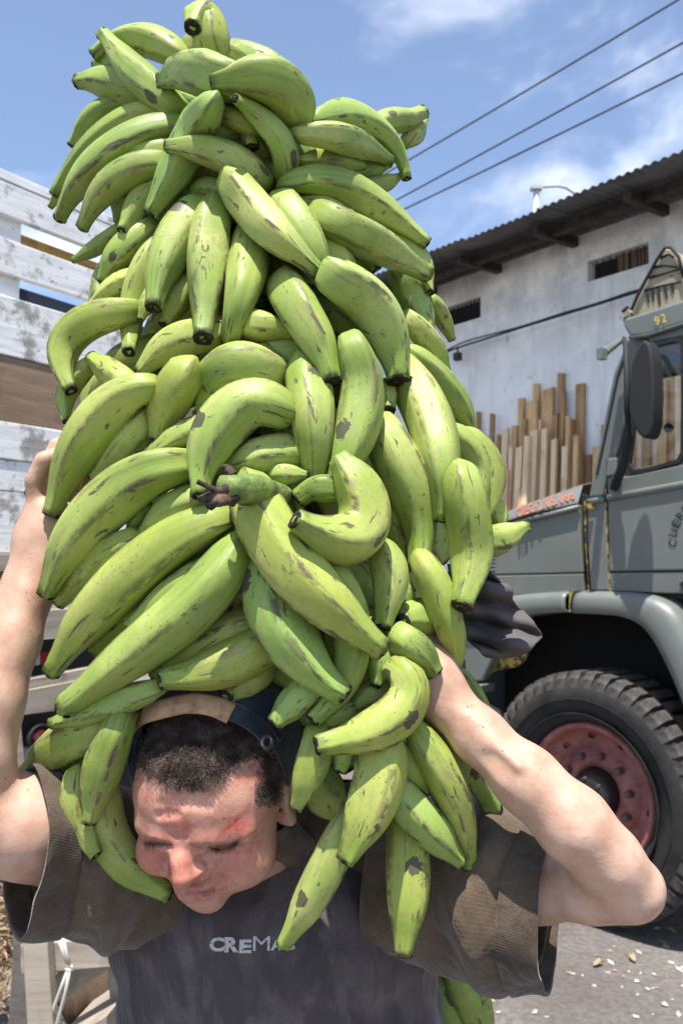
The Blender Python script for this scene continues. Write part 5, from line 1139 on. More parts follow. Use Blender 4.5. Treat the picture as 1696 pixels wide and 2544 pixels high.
def surface_nets(f, gx, gy, gz):
    s = f < 0; nx, ny, nz = f.shape
    c = np.zeros((nx - 1, ny - 1, nz - 1), np.uint8)
    for i in (0, 1):
        for j in (0, 1):
            for k in (0, 1): c += s[i:nx - 1 + i, j:ny - 1 + j, k:nz - 1 + k]
    act = (c > 0) & (c < 8); idx = np.argwhere(act); n = len(idx)
    vid = np.full(act.shape, -1, np.int32); vid[act] = np.arange(n)
    acc = np.zeros((n, 3)); cnt = np.zeros(n); G = (gx, gy, gz)
    cor = [(i, j, k) for i in (0, 1) for j in (0, 1) for k in (0, 1)]
    pos = lambda I: np.stack([gx[I[:, 0]], gy[I[:, 1]], gz[I[:, 2]]], -1)
    for a in cor:
        for ax in range(3):
            if a[ax] == 1: continue
            b = list(a); b[ax] = 1; Ia = idx + np.array(a); Ib = idx + np.array(b)
            fa = f[Ia[:, 0], Ia[:, 1], Ia[:, 2]]; fb = f[Ib[:, 0], Ib[:, 1], Ib[:, 2]]; m = (fa < 0) != (fb < 0)
            t = np.where(m, fa / np.where(m, fa - fb, 1), 0)[:, None]; p = pos(Ia) * (1 - t) + pos(Ib) * t
            acc[m] += p[m]; cnt[m] += 1
    V = acc / np.maximum(cnt, 1)[:, None]; Q = []
    for ax in range(3):
        o = [a for a in range(3) if a != ax]
        sl0 = [slice(None)] * 3; sl1 = [slice(None)] * 3; sl0[ax] = slice(0, -1); sl1[ax] = slice(1, None)
        ch = s[tuple(sl0)] != s[tuple(sl1)]; E = np.argwhere(ch); sh = np.array(vid.shape)
        ok = (E[:, o[0]] > 0) & (E[:, o[1]] > 0) & (E[:, o[0]] < sh[o[0]]) & (E[:, o[1]] < sh[o[1]]); E = E[ok]
        q = []
        for (u, v) in ((-1, -1), (0, -1), (0, 0), (-1, 0)):
            J = E.copy(); J[:, o[0]] += u; J[:, o[1]] += v; q.append(vid[J[:, 0], J[:, 1], J[:, 2]])
        q = np.stack(q, -1); ins = s[E[:, 0], E[:, 1], E[:, 2]]
        flip = ~ins if ax != 1 else ins
        q[flip] = q[flip][:, ::-1]; Q.append(q)
    return V, np.vstack(Q)
def axis_grid(lo, hi, flo, fhi, c, fn):
    return np.concatenate([np.arange(lo, flo, c), np.arange(flo, fhi, fn), np.arange(fhi, hi, c)])
build_body_prims()
gx = axis_grid(-0.56, 0.42, -0.225, -0.020, 0.0030, 0.0014); gy = axis_grid(0.74, 1.24, 0.810, 1.010, 0.0032, 0.0014); gz = axis_grid(0.80, 1.80, 1.215, 1.440, 0.0032, 0.0014)
FIELD = body_field(gx, gy, gz); BV, BQ = surface_nets(FIELD, gx, gy, gz); del FIELD
print('body verts', len(BV), len(BQ))

def pix(p):
    """photo pixel of world points (N,3)"""
    d = np.asarray(p) - np.array(CAM); z = d[:, 1] * CP + d[:, 2] * SP; v = -d[:, 1] * SP + d[:, 2] * CP
    return np.stack([848 + F_PX * d[:, 0] / z, 1272 - F_PX * v / z], -1)
def tan_attr(V):
    w = np.zeros(len(V))
    for c, r in ((P(1075, 1690, .89), .12), (P(100, 1340, .97), .14), (P(30, 1600, .93), .10)): w = np.maximum(w, np.exp(-((V - np.array(c)) ** 2).sum(1) / r ** 2))
    return w
def skin_attr(V):
    L = (V - HC) @ HR; head = (np.abs(L[:, 0]) < .1) & (np.abs(L[:, 1]) < .15) & (L[:, 2] > -.125) & (L[:, 2] < .14)
    px = pix(V); red = np.zeros(len(V)); dark = np.zeros(len(V)); lip = np.zeros(len(V))
    def blob(cx, cy, rx, ry, ang=0.0, soft=1.0):
        a = math.radians(ang); dx = px[:, 0] - cx; dy = px[:, 1] - cy; u = (dx * math.cos(a) + dy * math.sin(a)) / rx; v = (-dx * math.sin(a) + dy * math.cos(a)) / ry
        return np.exp(-(u * u + v * v) * soft) * head * (L[:, 1] > -0.02)
    for b in ((453, 2180, 60, 55, 0, 1, .5), (368, 2130, 50, 45, 0, 1, .55), (590, 2140, 85, 45, -15, 1, .5), (440, 2060, 70, 50, 0, 1, .35), (590, 2050, 60, 60, 0, 1, .3), (640, 1925, 35, 30, 0, 1, .55), (350, 1980, 40, 60, 0, 1, .15)):
        red += blob(*b[:6]) * b[6]
    lip += blob(500, 2220, 42, 11, -8, 1.2) * .9; mouth_shade = blob(500, 2217, 40, 2.6, -9, 1.2)  # crease shade between the lips is put into the colour
    wound = np.maximum(blob(578, 2046, 52, 9, -42, 1.3), blob(600, 2052, 40, 20, -30, 1.5) * .75)
    # hair roots, side hair, brows, stubble, and shade painted into the eye slits
    def inside(poly):
        P2 = np.array(poly, float); n = len(P2); c = np.zeros(len(V), bool); x, y = px[:, 0], px[:, 1]; j = n - 1
        for i in range(n):
            m = ((P2[i, 1] > y) != (P2[j, 1] > y)) & (x < (P2[j, 0] - P2[i, 0]) * (y - P2[i, 1]) / (P2[j, 1] - P2[i, 1] + 1e-9) + P2[i, 0]); c ^= m; j = i
        return c & head
    dark += inside(HAIR_TOP) * 0.42 + inside(HAIR_SIDE) * 0.42
    dark += ((L[:, 2] > .088) & (L[:, 1] < .06) & head) * .6
    dark += blob(400, 2062, 46, 9, 12, 1.2) * .12 + blob(556, 2078, 58, 9, -8, 1.2) * .16
    eye = blob(392, 2095, 38, 7, 8, 1.2) + blob(550, 2103, 50, 7, -4, 1.2) + blob(586, 2094, 14, 7, -20, 1.2)
    dark += eye * .95 + mouth_shade * .6; red += head * (L[:, 1] > 0) * .30
    dark += blob(505, 2190, 40, 14, -15, 1.0) * .30 + blob(530, 2250, 60, 22, -20, 1) * .10
    return np.stack([np.clip(red, 0, 1), np.clip(dark, 0, 1), np.clip(lip, 0, 1)], -1), np.clip(wound, 0, 1)
def I2(pts): return [(200 + x / 2.24, 1650 + y / 2.24) for x, y in pts]
HAIR_TOP = I2([(318, 430), (335, 560), (390, 615), (470, 655), (560, 680), (640, 700), (720, 690), (790, 610), (870, 545), (960, 505), (985, 470), (930, 400), (840, 340), (620, 300), (420, 340)])
HAIR_SIDE = I2([(985, 470), (1020, 600), (985, 690), (965, 770), (1060, 790), (1110, 740), (1120, 640), (1060, 520), (1010, 440)])

def skin_material():
    t = NT('fair_weathered_skin', rough=0.52, spec=0.38); oc = t.coord('Object')
    a = t.sep(t.attr('skin')); w = t.attr('wound', 'Fac')
    n1 = t.noise(oc, 34, 5, 0.6); n2 = t.noise(oc, 210, 3, 0.6); n3 = t.noise(oc, 9, 3, 0.5)
    base = t.ramp(n1, [(0.3, (0.48, 0.270, 0.185)), (0.5, (0.58, 0.365, 0.265)), (0.72, (0.66, 0.445, 0.335))])
    base = t.mix(t.ramp(n3, [(0.45, 0.0), (0.75, 0.30)]), base, (0.54, 0.31, 0.22))
    base = t.mix(t.math('MULTIPLY', a[0], 0.85, clamp=True), base, (0.52, 0.155, 0.105))
    base = t.mix(t.math('MULTIPLY', t.math('MULTIPLY', a[0], 1.6, clamp=True), t.ramp(t.noise(oc, 90, 5, 0.7), [(0.46, 0.0), (0.60, 0.6)])), base, (0.46, 0.13, 0.10))
    base = t.mix(t.math('MULTIPLY', t.attr('tan', 'Fac'), 0.65), base, t.ramp(n1, [(0.35, (0.34, 0.185, 0.12)), (0.65, (0.46, 0.275, 0.19))]))
    # small dirt and freckles
    v = t.voro(oc, 75); base = t.mix(t.math('MULTIPLY', t.ramp(v, [(0.06, 0.75), (0.12, 0.0)]), t.ramp(n3, [(0.5, 0.0), (0.58, 1.0)])), base, (0.16, 0.08, 0.05))
    base = t.mix(t.ramp(t.noise(oc, 55, 5, 0.7), [(0.58, 0.0), (0.80, 0.30)]), base, (0.30, 0.19, 0.13))
    base = t.mix(t.math('MULTIPLY', a[2], 0.8, clamp=True), base, (0.42, 0.12, 0.10))
    base = t.mix(w, base, t.ramp(n2, [(0.35, (0.36, 0.035, 0.03)), (0.65, (0.58, 0.13, 0.09))]))
    base = t.mix(t.math('MULTIPLY', a[1], t.math('MULTIPLY_ADD', n2, 0.5, 0.62), clamp=True), base, (0.030, 0.022, 0.018))
    t.color(base); t.rough(t.math('MULTIPLY_ADD', n2, 0.25, 0.36))
    t.b.inputs['Subsurface Weight'].default_value = 0.16; t.b.inputs['Subsurface Radius'].default_value = (0.010, 0.004, 0.002); t.b.inputs['Subsurface Scale'].default_value = 0.6
    bn = t.bump(n2, 0.0007, 0.45); t.bump(t.noise(oc, 80, 4, 0.6), 0.0012, 0.4, bn); return t.m
def cloth_mat(name, cols, rough=0.9, knit=None, stain=None):
    t = NT(name, rough=rough, spec=0.12); oc = t.coord('Object'); n = t.noise(oc, 16, 5, 0.62); f = t.noise(oc, 320, 2, 0.6)
    c = t.ramp(n, [(0.32, cols[0]), (0.52, cols[1]), (0.72, cols[2])])
    c = t.mix(t.ramp(f, [(0.35, 0.25), (0.65, 0.0)]), c, tuple(v * 0.5 for v in cols[0]))
    if stain:
        s = t.noise(t.coord('Object', (1.0, 1.0, 0.45)), 11, 4, 0.6, 0.4); c = t.mix(t.ramp(s, [(0.48, 0.0), (0.54, stain[1])]), c, stain[0])
    h = f
    if knit:
        k = t.sep(t.attr('uvw')); 
        zig = t.math('ABSOLUTE', t.math('SINE', t.math('ADD', t.math('MULTIPLY', k[1], knit[1]), t.math('MULTIPLY', t.math('PINGPONG', t.math('MULTIPLY', k[0], knit[0]), 1.0), knit[2]))))
        c = t.mix(t.math('MULTIPLY', zig, 0.10), c, tuple(v * 0.35 for v in cols[0])); h = t.math('SUBTRACT', 1.0, zig)
        fl = t.noise(t.coord('Object', (1.0, 1.0, .55)), 15, 4, .55, 1.2); b0 = t.bump(fl, 0.022, 0.55)
        b1 = t.bump(h, 0.0006, 0.35, b0)
        t.bump(f, 0.0008, 0.5, b1)
    else:
        fl = t.noise(t.coord('Object', (1.6, 1.0, .35)), 11, 4, .55, 1.0); b0 = t.bump(fl, 0.030, 0.45)
        t.bump(f, 0.0008, 0.6, b0)
    t.b.inputs['Sheen Weight'].default_value = 0.25; t.b.inputs['Sheen Roughness'].default_value = 0.5
    t.color(c); return t.m
M_SKIN = skin_material()
M_VEST = cloth_mat('faded_plum_grey_cotton', ((0.085, 0.067, 0.066), (0.125, 0.102, 0.100), (0.175, 0.146, 0.142)), stain=((0.060, 0.048, 0.052), 0.75))
M_KNIT = cloth_mat('brown_knit', ((0.075, 0.052, 0.034), (0.128, 0.092, 0.062), (0.180, 0.134, 0.092)), knit=(150.0, 420.0, 1.2))
M_CUFF = cloth_mat('brown_ribbed_cuff', ((0.060, 0.042, 0.029), (0.098, 0.070, 0.049), (0.130, 0.096, 0.068)), knit=(1.0, 700.0, 0.0))
M_DENIM = cloth_mat('worn_black_denim', ((0.010, 0.014, 0.021), (0.024, 0.033, 0.047), (0.060, 0.074, 0.092)))
M_TROUS = cloth_mat('dark_work_trousers', ((0.02, 0.022, 0.028), (0.04, 0.042, 0.05), (0.06, 0.06, 0.07)))

MAN_O = Vector((P(690, 2300, 1.07).x, P(690, 2300, 1.07).y, 0))
MAN = empty('person', MAN_O, 'man in plum vest and backward cap bending under a tall load of plantains', 'person')
SA, WA = skin_attr(BV)
body = mesh_obj('body', [Vector(v) for v in BV], [tuple(int(a) for a in q) for q in BQ], M_SKIN, MAN, True, {'skin': ('FLOAT_VECTOR', SA), 'wound': ('FLOAT', WA), 'tan': ('FLOAT', tan_attr(BV))})
sm = body.modifiers.new('smooth', 'SMOOTH'); sm.factor = 0.5; sm.iterations = 2
_L = (BV - HC) @ HR; _limb = np.where((np.abs(_L[:, 0]) > .13) | (_L[:, 2] < -.17) | (np.abs(_L[:, 1]) > .2))[0]
vg = body.vertex_groups.new(name='limbs'); vg.add([int(i) for i in _limb], 1.0, 'REPLACE')
sm = body.modifiers.new('smooth_limbs', 'SMOOTH'); sm.factor = 0.6; sm.iterations = 14; sm.vertex_group = 'limbs'
from mathutils.bvhtree import BVHTree
BVH = BVHTree.FromPolygons([Vector(v) for v in BV], [tuple(int(a) for a in q) for q in BQ])
def cast(px, py):
    r = ray(px, py); h = BVH.ray_cast(CAM, r.normalized()); return h[0], h[1]

# ---- garments as lofted rings: centre, half-axis u, half-axis v
def loft(rings, nr, ns, fold=None, close_end=False, pw=2.0):
    """rings: list of (c, u, v); returns verts, faces, uvw"""
    A = np.array([np.concatenate([np.array(c), np.array(u), np.array(v)]) for c, u, v in rings]); n = len(A)
    q = np.vstack([2 * A[0] - A[1], A, 2 * A[-1] - A[-2]]); S = []
    for x in np.linspace(0, n - 1 - 1e-6, nr):
        i = int(x); t = x - i; a, b, c, e = q[i], q[i + 1], q[i + 2], q[i + 3]
        S.append(0.5 * ((2 * b) + (-a + c) * t + (2 * a - 5 * b + 4 * c - e) * t * t + (-a + 3 * b - 3 * c + e) * t ** 3))
    V = []; U = []
    for i, s in enumerate(S):
        c, u, v = s[:3], s[3:6], s[6:9]
        for j in range(ns):
            ph = 2 * math.pi * j / ns; cu, sv = math.cos(ph), math.sin(ph)
            if pw != 2.0: cu = math.copysign(abs(cu) ** (2 / pw), cu); sv = math.copysign(abs(sv) ** (2 / pw), sv)
            d = u * cu + v * sv; p = c + d
            if fold: p = p + d / (np.linalg.norm(d) + 1e-9) * fold(i / (nr - 1), ph, p)
            V.append(Vector(p)); U.append((i / (nr - 1), j / ns, 0.0))
    F = [(i * ns + j, i * ns + (j + 1) % ns, (i + 1) * ns + (j + 1) % ns, (i + 1) * ns + j) for i in range(nr - 1) for j in range(ns)]
    return V, F, U
def solid(o, th, off=-1): m = o.modifiers.new('thickness', 'SOLIDIFY'); m.thickness = th; m.offset = off; return o
def nz(p, s, k=0.0): return mnoise.noise(Vector((p[0] * s + k, p[1] * s, p[2] * s)))
def ringx(y, xl, xr, d, dv, tilt=0.0):
    c = P((xl + xr) / 2, y, d); u = (P(xr, y, d) - P(xl, y, d)) / 2; return (c, u + Vector((0, 0, tilt)), Vector((0, -dv, 0)))
def vest_fold(t, ph, p):
    s = math.sin(ph); a = 0.0
    # long folds running from the armpits and down
    a += 0.0045 * math.sin(p[0] * 85 + 2.2 * math.sin(p[2] * 16) + 1.0) * (0.5 + 0.5 * math.sin(p[2] * 21 + p[0] * 9))
    a += 0.010 * nz(p, 13, 3.1) + 0.005 * nz(p, 34, 8.0)
    return a
vr = [ringx(2052, 575, 800, 1.07, 0.060), ringx(2090, 520, 860, 1.065, 0.080), ringx(2130, 430, 930, 1.06, 0.098), ringx(2180, 345, 1010, 1.055, 0.112), ringx(2250, 300, 1058, 1.05, 0.122), ringx(2340, 292, 1085, 1.05, 0.128),
      ringx(2440, 305, 1085, 1.05, 0.128), ringx(2560, 315, 1098, 1.05, 0.126), ringx(2760, 335, 1085, 1.06, 0.12), ringx(2920, 320, 1110, 1.07, 0.125)]
V_, F_, U_ = loft(vr, 150, 200, vest_fold, pw=2.25)
vest = mesh_obj('vest', V_, F_, M_VEST, MAN, True, {'uvw': ('FLOAT_VECTOR', U_)}); solid(vest, 0.0018)
VB = BVHTree.FromPolygons(V_, F_)

# worn lettering across the chest
M_PRINT = NT('cracked_white_print', rough=0.8); 
_oc = M_PRINT.coord('Object'); _n = M_PRINT.noise(_oc, 260, 4, 0.7)
M_PRINT.color(M_PRINT.ramp(_n, [(0.36, (0.12, 0.115, 0.11)), (0.44, (0.50, 0.48, 0.45)), (0.7, (0.60, 0.58, 0.54))])); M_PRINT = M_PRINT.m
def subdiv(v, f, n=1):
    bm = bmesh.new(); vs = [bm.verts.new(a) for a in v]
    for q in f:
        try: bm.faces.new([vs[i] for i in q])
        except ValueError: pass
    bmesh.ops.triangulate(bm, faces=bm.faces[:])
    bmesh.ops.subdivide_edges(bm, edges=bm.edges[:], cuts=n, use_grid_fill=True)
    bm.verts.index_update(); r = ([a.co.copy() for a in bm.verts], [tuple(a.index for a in q.verts) for q in bm.faces]); bm.free(); return r
xs = [520, 557, 594, 628, 672, 703]; ys = [2364, 2366, 2368, 2362, 2361, 2360]; hh = [36, 38, 34, 36, 26, 24]; ww = [36, 36, 30, 42, 28, 30]
for ch, x, y, h, w_ in zip('CREMAS', xs, ys, hh, ww):
    v, f, _w = glyph(ch, 1.0, 0.0 if ch == 'M' else 0.045); x0 = min(a.x for a in v); x1 = max(a.x for a in v); y0 = min(a.y for a in v); y1 = max(a.y for a in v)
    v, f = subdiv(v, f, 1); out = []
    for a in v:
        qx = x + (a.x - x0) / (x1 - x0) * w_ + (a.y) * 2; qy = y - (a.y - y0) / (y1 - y0) * h + 0.0004 * (x - 600) ** 2 * 0.1
        r = ray(qx, qy); hit = VB.ray_cast(CAM, r.normalized()); pt = hit[0] if hit[0] is not None else P(qx, qy, .93)
        out.append(pt - r.normalized() * 0.0012)
    mesh_obj('printed_letter', out, f, M_PRINT, vest)

# sleeves
def drape(p):
    q = (p[0] * .9 + p[2] * .5, p[1], p[2] * .8 - p[0] * .6); return .016 * nz(q, 13, 5.0) + .006 * nz(q, 31, 2.0)
def sleeve_fold(k):
    def g(t, ph, p):
        w = math.sin(math.pi * min(1, t * 1.02)) * 0.9 + 0.1
        return (0.0075 * math.sin(ph * 3 + t * 9 + k + 2.2 * nz(p, 9, k)) + 0.0065 * math.sin(t * 19 + 2.4 * math.sin(ph * 2 + k) + 3 * nz(p, 12, k)) * (0.5 + 0.5 * math.sin(ph + k)) ) * w * (1 - t ** 3) + drape(p) * min(1, .3 + t)
    return g
def ring_px(cx, cy, d, up_px, lo_px, fx, fd, hw):
    """opening: top pixel, bottom pixel, and a half width hw towards (fx px, fd depth)"""
    a = P(*up_px, d); b = P(*lo_px, d); c = (a + b) / 2; u = (a - b) / 2; v = (P(cx + fx, cy, d + fd) - P(cx, cy, d)); v = v.normalized() * hw
    return (c, u, v)
sr = [(P(930, 2200, 1.05), P(930, 2040, 1.05) - P(930, 2200, 1.05), Vector((0.02, 0.10, 0))),
      (P(1040, 2215, 1.00), (P(1030, 2050, 1.0) - P(1050, 2350, 1.0)) / 2, Vector((0.02, 0.075, 0))),
      (P(1140, 2215, 0.965), (P(1145, 2005, .965) - P(1150, 2400, .965)) / 2, Vector((0.035, 0.072, 0))),
      (P(1235, 2235, 0.93), (P(1235, 2015, .93) - P(1240, 2440, .93)) / 2, Vector((0.040, 0.072, 0))),
      (P(1312, 2258, 0.903), (P(1314, 2072, .903) - P(1322, 2452, .903)) / 2, Vector((0.038, 0.060, 0)))]
V_, F_, U_ = loft(sr, 70, 120, sleeve_fold(0.7)); sl = mesh_obj('sleeve', V_, F_, M_KNIT, MAN, True, {'uvw': ('FLOAT_VECTOR', U_)}); solid(sl, 0.002)
def cuff(rim, rim2, k, parent):
    V_, F_, U_ = loft([rim, rim2], 8, 140, lambda t, ph, p: drape(p) + .0022); 
    o = mesh_obj('sleeve_cuff', V_, F_, M_CUFF, parent, True, {'uvw': ('FLOAT_VECTOR', U_)}); solid(o, 0.004); return o
cuff((P(1300, 2255, 0.905), (P(1304, 2066, .905) - P(1312, 2452, .905)) / 2, Vector((0.040, 0.062, 0))), (P(1362, 2282, 0.895), (P(1362, 2112, .895) - P(1372, 2455, .895)) / 2, Vector((0.026, 0.064, 0))), 1.0, sl)
sr = [(P(450, 2190, 1.05), P(450, 2040, 1.05) - P(450, 2190, 1.05), Vector((-0.02, 0.09, 0))),
      (P(330, 2170, 1.00), (P(330, 2010, 1.0) - P(300, 2390, 1.0)) / 2, Vector((-0.02, 0.075, 0))),
      (P(225, 2140, 0.965), (P(225, 1960, .965) - P(215, 2345, .965)) / 2, Vector((-0.035, 0.070, 0))),
      (P(125, 2125, 0.935), (P(125, 1925, .935) - P(95, 2335, .935)) / 2, Vector((-0.045, 0.055, 0)))]
V_, F_, U_ = loft(sr, 70, 120, sleeve_fold(3.9)); sl2 = mesh_obj('sleeve', V_, F_, M_KNIT, MAN, True, {'uvw': ('FLOAT_VECTOR', U_)}); solid(sl2, 0.002)
cuff((P(135, 2128, 0.936), (P(138, 1920, .936) - P(108, 2338, .936)) / 2, Vector((-0.046, 0.055, 0))), (P(62, 2115, 0.915), (P(80, 1915, .915) - P(30, 2325, .915)) / 2, Vector((-0.040, 0.052, 0))), 2.0, sl2)
# brown shirt at the neck
V_, F_, U_ = loft([(l2w((0, -.03, -.055)), HR @ np.array([.070, 0, 0]), HR @ np.array([0, .060, .02])), (np.array(P(655, 2110, 1.055)), np.array([.085, 0, 0]), np.array([0, -.075, .0])),
                   (np.array(P(670, 2150, 1.055)), np.array([.115, 0, 0]), np.array([0, -.085, .0]))], 40, 90,
                  lambda t, ph, p: .006 * nz(p, 20, 4) + .003 * math.sin(ph * 7 + 3 * t))
mesh_obj('shirt_collar', V_, F_, M_KNIT, MAN, True, {'uvw': ('FLOAT_VECTOR', U_)})

for (cx_, cy_, rx_) in ((850, 2105, .12), (440, 2120, .10), (640, 2060, .10)):
    c_ = np.array(P(cx_, cy_, 1.085)); rings_ = [(c_ + np.array([0, 0, .085 * math.sin(a)]), np.array([rx_ * math.cos(a) + .001, 0, 0]), np.array([0, -.085 * math.cos(a) - .001, 0])) for a in np.linspace(-1.35, 1.5, 10)]
    V_, F_, U_ = loft(rings_, 30, 60, lambda t, ph, p: .006 * nz(p, 18, 6)); mesh_obj('shirt_shoulder', V_, F_, M_KNIT, MAN, True, {'uvw': ('FLOAT_VECTOR', U_)})
# cap, worn back to front
CC = np.array([0.0, -0.018, 0.044]); CR3 = np.array([0.0840, 0.1000, 0.0920])
def cap_pt(d, s=1.0): d = np.asarray(d, float); d = d / np.linalg.norm(d / CR3); return l2w(CC + d * s)
def dir_of(px, py, s=1.0):
    """direction (in cap space) where the ray through a pixel meets the cap ellipsoid"""
    o = (w2l(CAM) - CC) / (CR3 * s); r = (HR.T @ np.array(ray(px, py))) / (CR3 * s); A = r @ r; B = 2 * o @ r; D = B * B - 4 * A * (o @ o - 1)
    if D < 0: k = -B / (2 * A)
    else: k = (-B - math.sqrt(D)) / (2 * A)
    q = (o + r * k) * CR3; return q / np.linalg.norm(q)
rim_front = [dir_of(*p) for p in ((300, 1862), (330, 1812), (390, 1772), (477, 1750), (560, 1768), (620, 1795), (662, 1835))]
rimdirs = [np.array([-.99, -.05, -.28]), dir_of(300, 1985), dir_of(294, 1925)] + rim_front + [dir_of(690, 1890), dir_of(708, 1950), np.array([.99, -.05, -.28])] + [np.array([.75, -.6, -.45]), np.array([0.0, -.95, -.55]), np.array([-.75, -.6, -.45])]
rimdirs = np.array([d / np.linalg.norm(d) for d in rimdirs]); NSC = 96; rr = catmull(np.vstack([rimdirs, rimdirs[:1]]), NSC + 1)[:-1]; apex = np.array([0, -.72, .69])
CV = []; CF = []; NRC = 26
for i in range(NRC):
    t = i / (NRC - 1)
    for j in range(NSC):
        d = rr[j] * (1 - t) + apex * t * 1.0; d = d / np.linalg.norm(d); s = 1.02 + 0.10 * math.sin(math.pi * min(1, t ** 1.5 * 1.4)) + 0.02 * mnoise.noise(Vector(d * 4)) + 0.010 * mnoise.noise(Vector(d * 11))
        CV.append(Vector(cap_pt(d, s)))
CF = [(i * NSC + j, i * NSC + (j + 1) % NSC, (i + 1) * NSC + (j + 1) % NSC, (i + 1) * NSC + j) for i in range(NRC - 1) for j in range(NSC)]
capo = mesh_obj('cap', CV, CF, M_DENIM, MAN, True, {'uvw': ('FLOAT_VECTOR', [(0, 0, 0)] * len(CV))}); solid(capo, 0.003, 1)
def band(name, pxs, width, mat, parent, s0=1.02, th=0.003, n=40, bulge=0.0):
    ds = catmull(np.array([dir_of(*p) for p in pxs]), n); V = []; U = []
    nrm = None; cen = l2w(CC); W3 = 6; M0 = np.array([cap_pt(d, s0) for d in ds]); T = np.gradient(M0, axis=0); T /= np.linalg.norm(T, axis=1)[:, None]
    for i in range(n):
        N_ = M0[i] - cen; N_ /= np.linalg.norm(N_); B_ = np.cross(T[i], N_); B_ /= np.linalg.norm(B_)
        for j in range(W3 + 1):
            u = j / W3 - 0.5; V.append(Vector(M0[i] + B_ * u * width + N_ * (bulge * (1 - 4 * u * u) + 0.0012 * mnoise.noise(Vector((i * .2, j * .4, 1)))))); U.append((i / n, j / W3, 0))
    F = [(i * (W3 + 1) + j, i * (W3 + 1) + j + 1, (i + 1) * (W3 + 1) + j + 1, (i + 1) * (W3 + 1) + j) for i in range(n - 1) for j in range(W3)]
    o = mesh_obj(name, V, F, mat, parent, True, {'uvw': ('FLOAT_VECTOR', U)}); solid(o, th, 0); return o
band('cap_strap', [(300, 1862), (318, 1828), (352, 1796), (410, 1768), (477, 1757), (545, 1766), (606, 1790), (646, 1820), (668, 1855)], 0.020, M_DENIM, capo, 1.065, 0.0035, 60, 0.001)
M_TAN = NT('tan_leather_patch', rough=0.7); _oc = M_TAN.coord('Object'); _n = M_TAN.noise(_oc, 60, 5, 0.65)
M_TAN.color(M_TAN.ramp(_n, [(0.3, (0.22, 0.12, 0.065)), (0.5, (0.46, 0.26, 0.14)), (0.7, (0.58, 0.35, 0.20))])); M_TAN.bump(_n, 0.001, 0.6); M_TAN = M_TAN.m
band('leather_patch', [(360, 1800), (412, 1772), (477, 1758), (530, 1764), (572, 1782)], 0.0235, M_TAN, capo, 1.085, 0.003, 40, 0.002)
band('patch_edge', [(366, 1784), (412, 1760), (477, 1746), (530, 1752), (566, 1768)], 0.0040, M_TAN, capo, 1.098, 0.002, 40, 0.001)
M_BRASS = NT('dull_metal', rough=0.45, metal=0.8); M_BRASS.color((0.22, 0.20, 0.17)); M_BRASS = M_BRASS.m
for (x, y) in ((652, 1846), (304, 1840)):
    d = dir_of(x, y); c = cap_pt(d, 1.09); n_ = Vector(c - l2w(CC)).normalized(); a = n_.orthogonal().normalized(); b = n_.cross(a); mb = MB()
    mb.tube([Vector(c) + (a * math.cos(w) * 1.2 + b * math.sin(w)) * 0.0055 for w in np.linspace(0, 2 * math.pi, 17)], 0.0022, 8, False); mb.build('strap_ring', M_BRASS if x > 500 else M_TAN, capo, True)
# seam lines on the crown
for pts in ([(300, 1862), (296, 1800), (330, 1740), (400, 1705)], [(668, 1855), (700, 1800), (690, 1740)]):
    band('cap_seam', pts, 0.004, M_DENIM, capo, 1.075, 0.003, 24, 0.001)

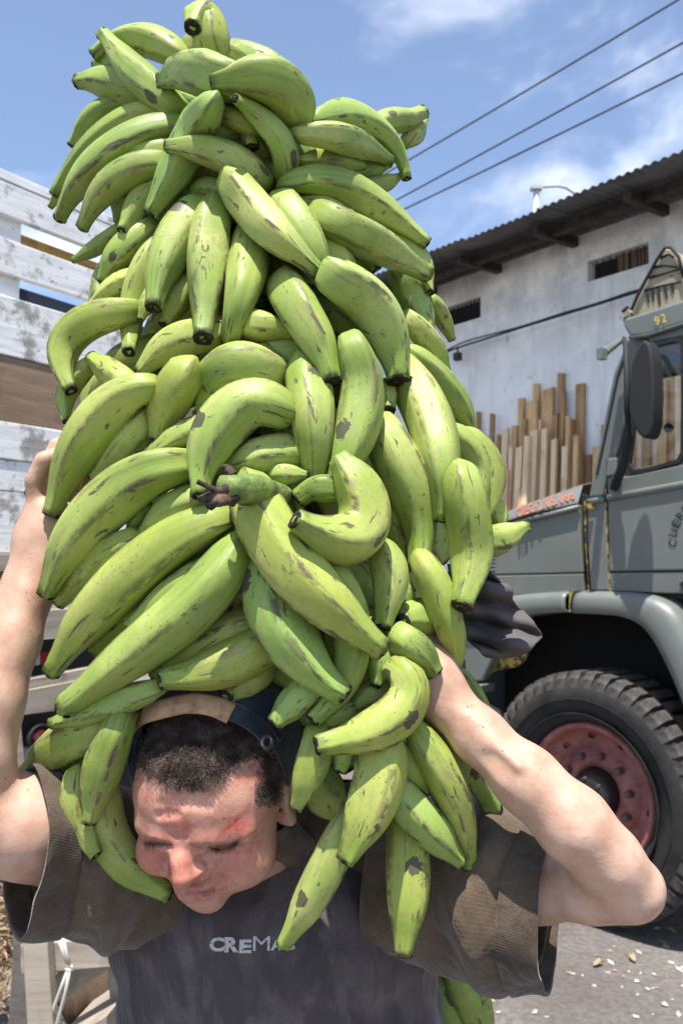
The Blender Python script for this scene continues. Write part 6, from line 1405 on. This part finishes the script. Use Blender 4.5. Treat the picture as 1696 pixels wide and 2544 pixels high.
# hair: short curls
M_HAIR = NT('dark_curly_hair', rough=0.55, spec=0.5); _oi = M_HAIR.N.new('ShaderNodeTexNoise'); _oi.inputs['Scale'].default_value = 60
M_HAIR.L.new(M_HAIR.coord('Object'), _oi.inputs['Vector']); M_HAIR.color(M_HAIR.ramp(_oi.outputs['Fac'], [(0.38, (0.030, 0.020, 0.015)), (0.5, (0.085, 0.058, 0.044)), (0.64, (0.20, 0.145, 0.115))])); M_HAIR = M_HAIR.m
rh = random.Random(3)
def in_poly(x, y, poly):
    c = False; j = len(poly) - 1
    for i in range(len(poly)):
        if (poly[i][1] > y) != (poly[j][1] > y) and x < (poly[j][0] - poly[i][0]) * (y - poly[i][1]) / (poly[j][1] - poly[i][1]) + poly[i][0]: c = not c
        j = i
    return c
def strands(n, poly, length, curl, rad, down=0.0, edge=6, lean=0.35):
    V = []; F = []; xs_ = [p[0] for p in poly]; ys_ = [p[1] for p in poly]; k = 0; tries = 0
    while k < n and tries < n * 8:
        tries += 1; x = rh.uniform(min(xs_), max(xs_)) ; y = rh.uniform(min(ys_), max(ys_))
        if not in_poly(x + rh.gauss(0, edge), y + rh.gauss(0, edge), poly): continue
        h, nn = cast(x, y)
        if h is None or abs(w2l(h)[2]) > .2: continue
        nn = nn.normalized(); t1 = nn.orthogonal().normalized(); t1 = Quaternion(nn, rh.uniform(0, 6.28)) @ t1; L = length * rh.uniform(.6, 1.25); ax = (nn + t1 * lean).normalized(); u = ax.orthogonal().normalized(); u = Quaternion(ax, rh.uniform(0, 6.28)) @ u; w = ax.cross(u)
        m = 7; pts = []; tr = rh.uniform(1.2, 2.2) * math.pi
        for i in range(m):
            s = i / (m - 1); a = s * tr; cr = curl * s ** .6
            pts.append(h + ax * (L * s * (0.75)) + u * (cr * (math.cos(a) - 1)) + w * (cr * math.sin(a)) + Vector((0, 0, -down * s * s)))
        b0 = len(V)
        for i, p in enumerate(pts):
            d = (pts[min(i + 1, m - 1)] - pts[max(i - 1, 0)]).normalized(); e = d.orthogonal().normalized(); g = d.cross(e); r = rad * (1 - .6 * i / (m - 1))
            V += [p + e * r, p - e * r * .5 + g * r * .87, p - e * r * .5 - g * r * .87]
        F += [(b0 + i * 3 + j, b0 + i * 3 + (j + 1) % 3, b0 + (i + 1) * 3 + (j + 1) % 3, b0 + (i + 1) * 3 + j) for i in range(m - 1) for j in range(3)]
        k += 1
    return V, F
V_, F_ = strands(4600, HAIR_TOP, 0.010, 0.0030, 0.00030, edge=12); v2, f2 = strands(1200, HAIR_SIDE, 0.006, 0.0014, 0.0003, edge=9)
k = len(V_); V_ += v2; F_ += [tuple(i + k for i in q) for q in f2]
for poly_ in ([(360, 2090), (392, 2097), (425, 2096), (425, 2100), (392, 2101), (360, 2095)], [(520, 2104), (552, 2108), (592, 2094), (592, 2099), (552, 2113), (520, 2108)]):
    v2, f2 = strands(110, poly_, 0.0055, 0.0006, 0.00020, 0.002, 1, 0.9); k = len(V_); V_ += v2; F_ += [tuple(i + k for i in q) for q in f2]
mesh_obj('hair', V_, F_, M_HAIR, MAN, True)['kind'] = 'stuff'
# arm hair is left out; trousers and boots stand on the ground out of frame
waist = P(700, 2900, 1.07)
for s in (-1, 1):
    x = waist.x + s * 0.10; yy = MAN_O.y + 0.02
    V_, F_, U_ = loft([((x - s * .03, yy, waist.z + .04), (.13, 0, 0), (0, .13, 0)), ((x, yy, waist.z - .15), (.10, 0, 0), (0, .11, 0)), ((x + s * .02, yy - .03, 0.50), (.075, 0, 0), (0, .08, 0)), ((x + s * .03, yy, 0.06), (.07, 0, 0), (0, .08, 0))], 40, 40, lambda t, ph, p: .012 * nz(p, 8, 2))
    mesh_obj('trouser_leg', V_, F_, M_TROUS, MAN, True)
    V_, F_, U_ = loft([((x + s * .03, yy + .12, 0.045), (.02, 0, 0), (0, 0, .03)), ((x + s * .03, yy + .06, 0.055), (.045, 0, 0), (0, 0, .054)), ((x + s * .03, yy - .06, 0.05), (.05, 0, 0), (0, 0, .049)), ((x + s * .03, yy - .17, 0.035), (.035, 0, 0), (0, 0, .034)), ((x + s * .03, yy - .195, 0.03), (.004, 0, 0), (0, 0, .006))], 24, 24)
    mesh_obj('boot', V_, F_, M_DENIM, MAN, True)
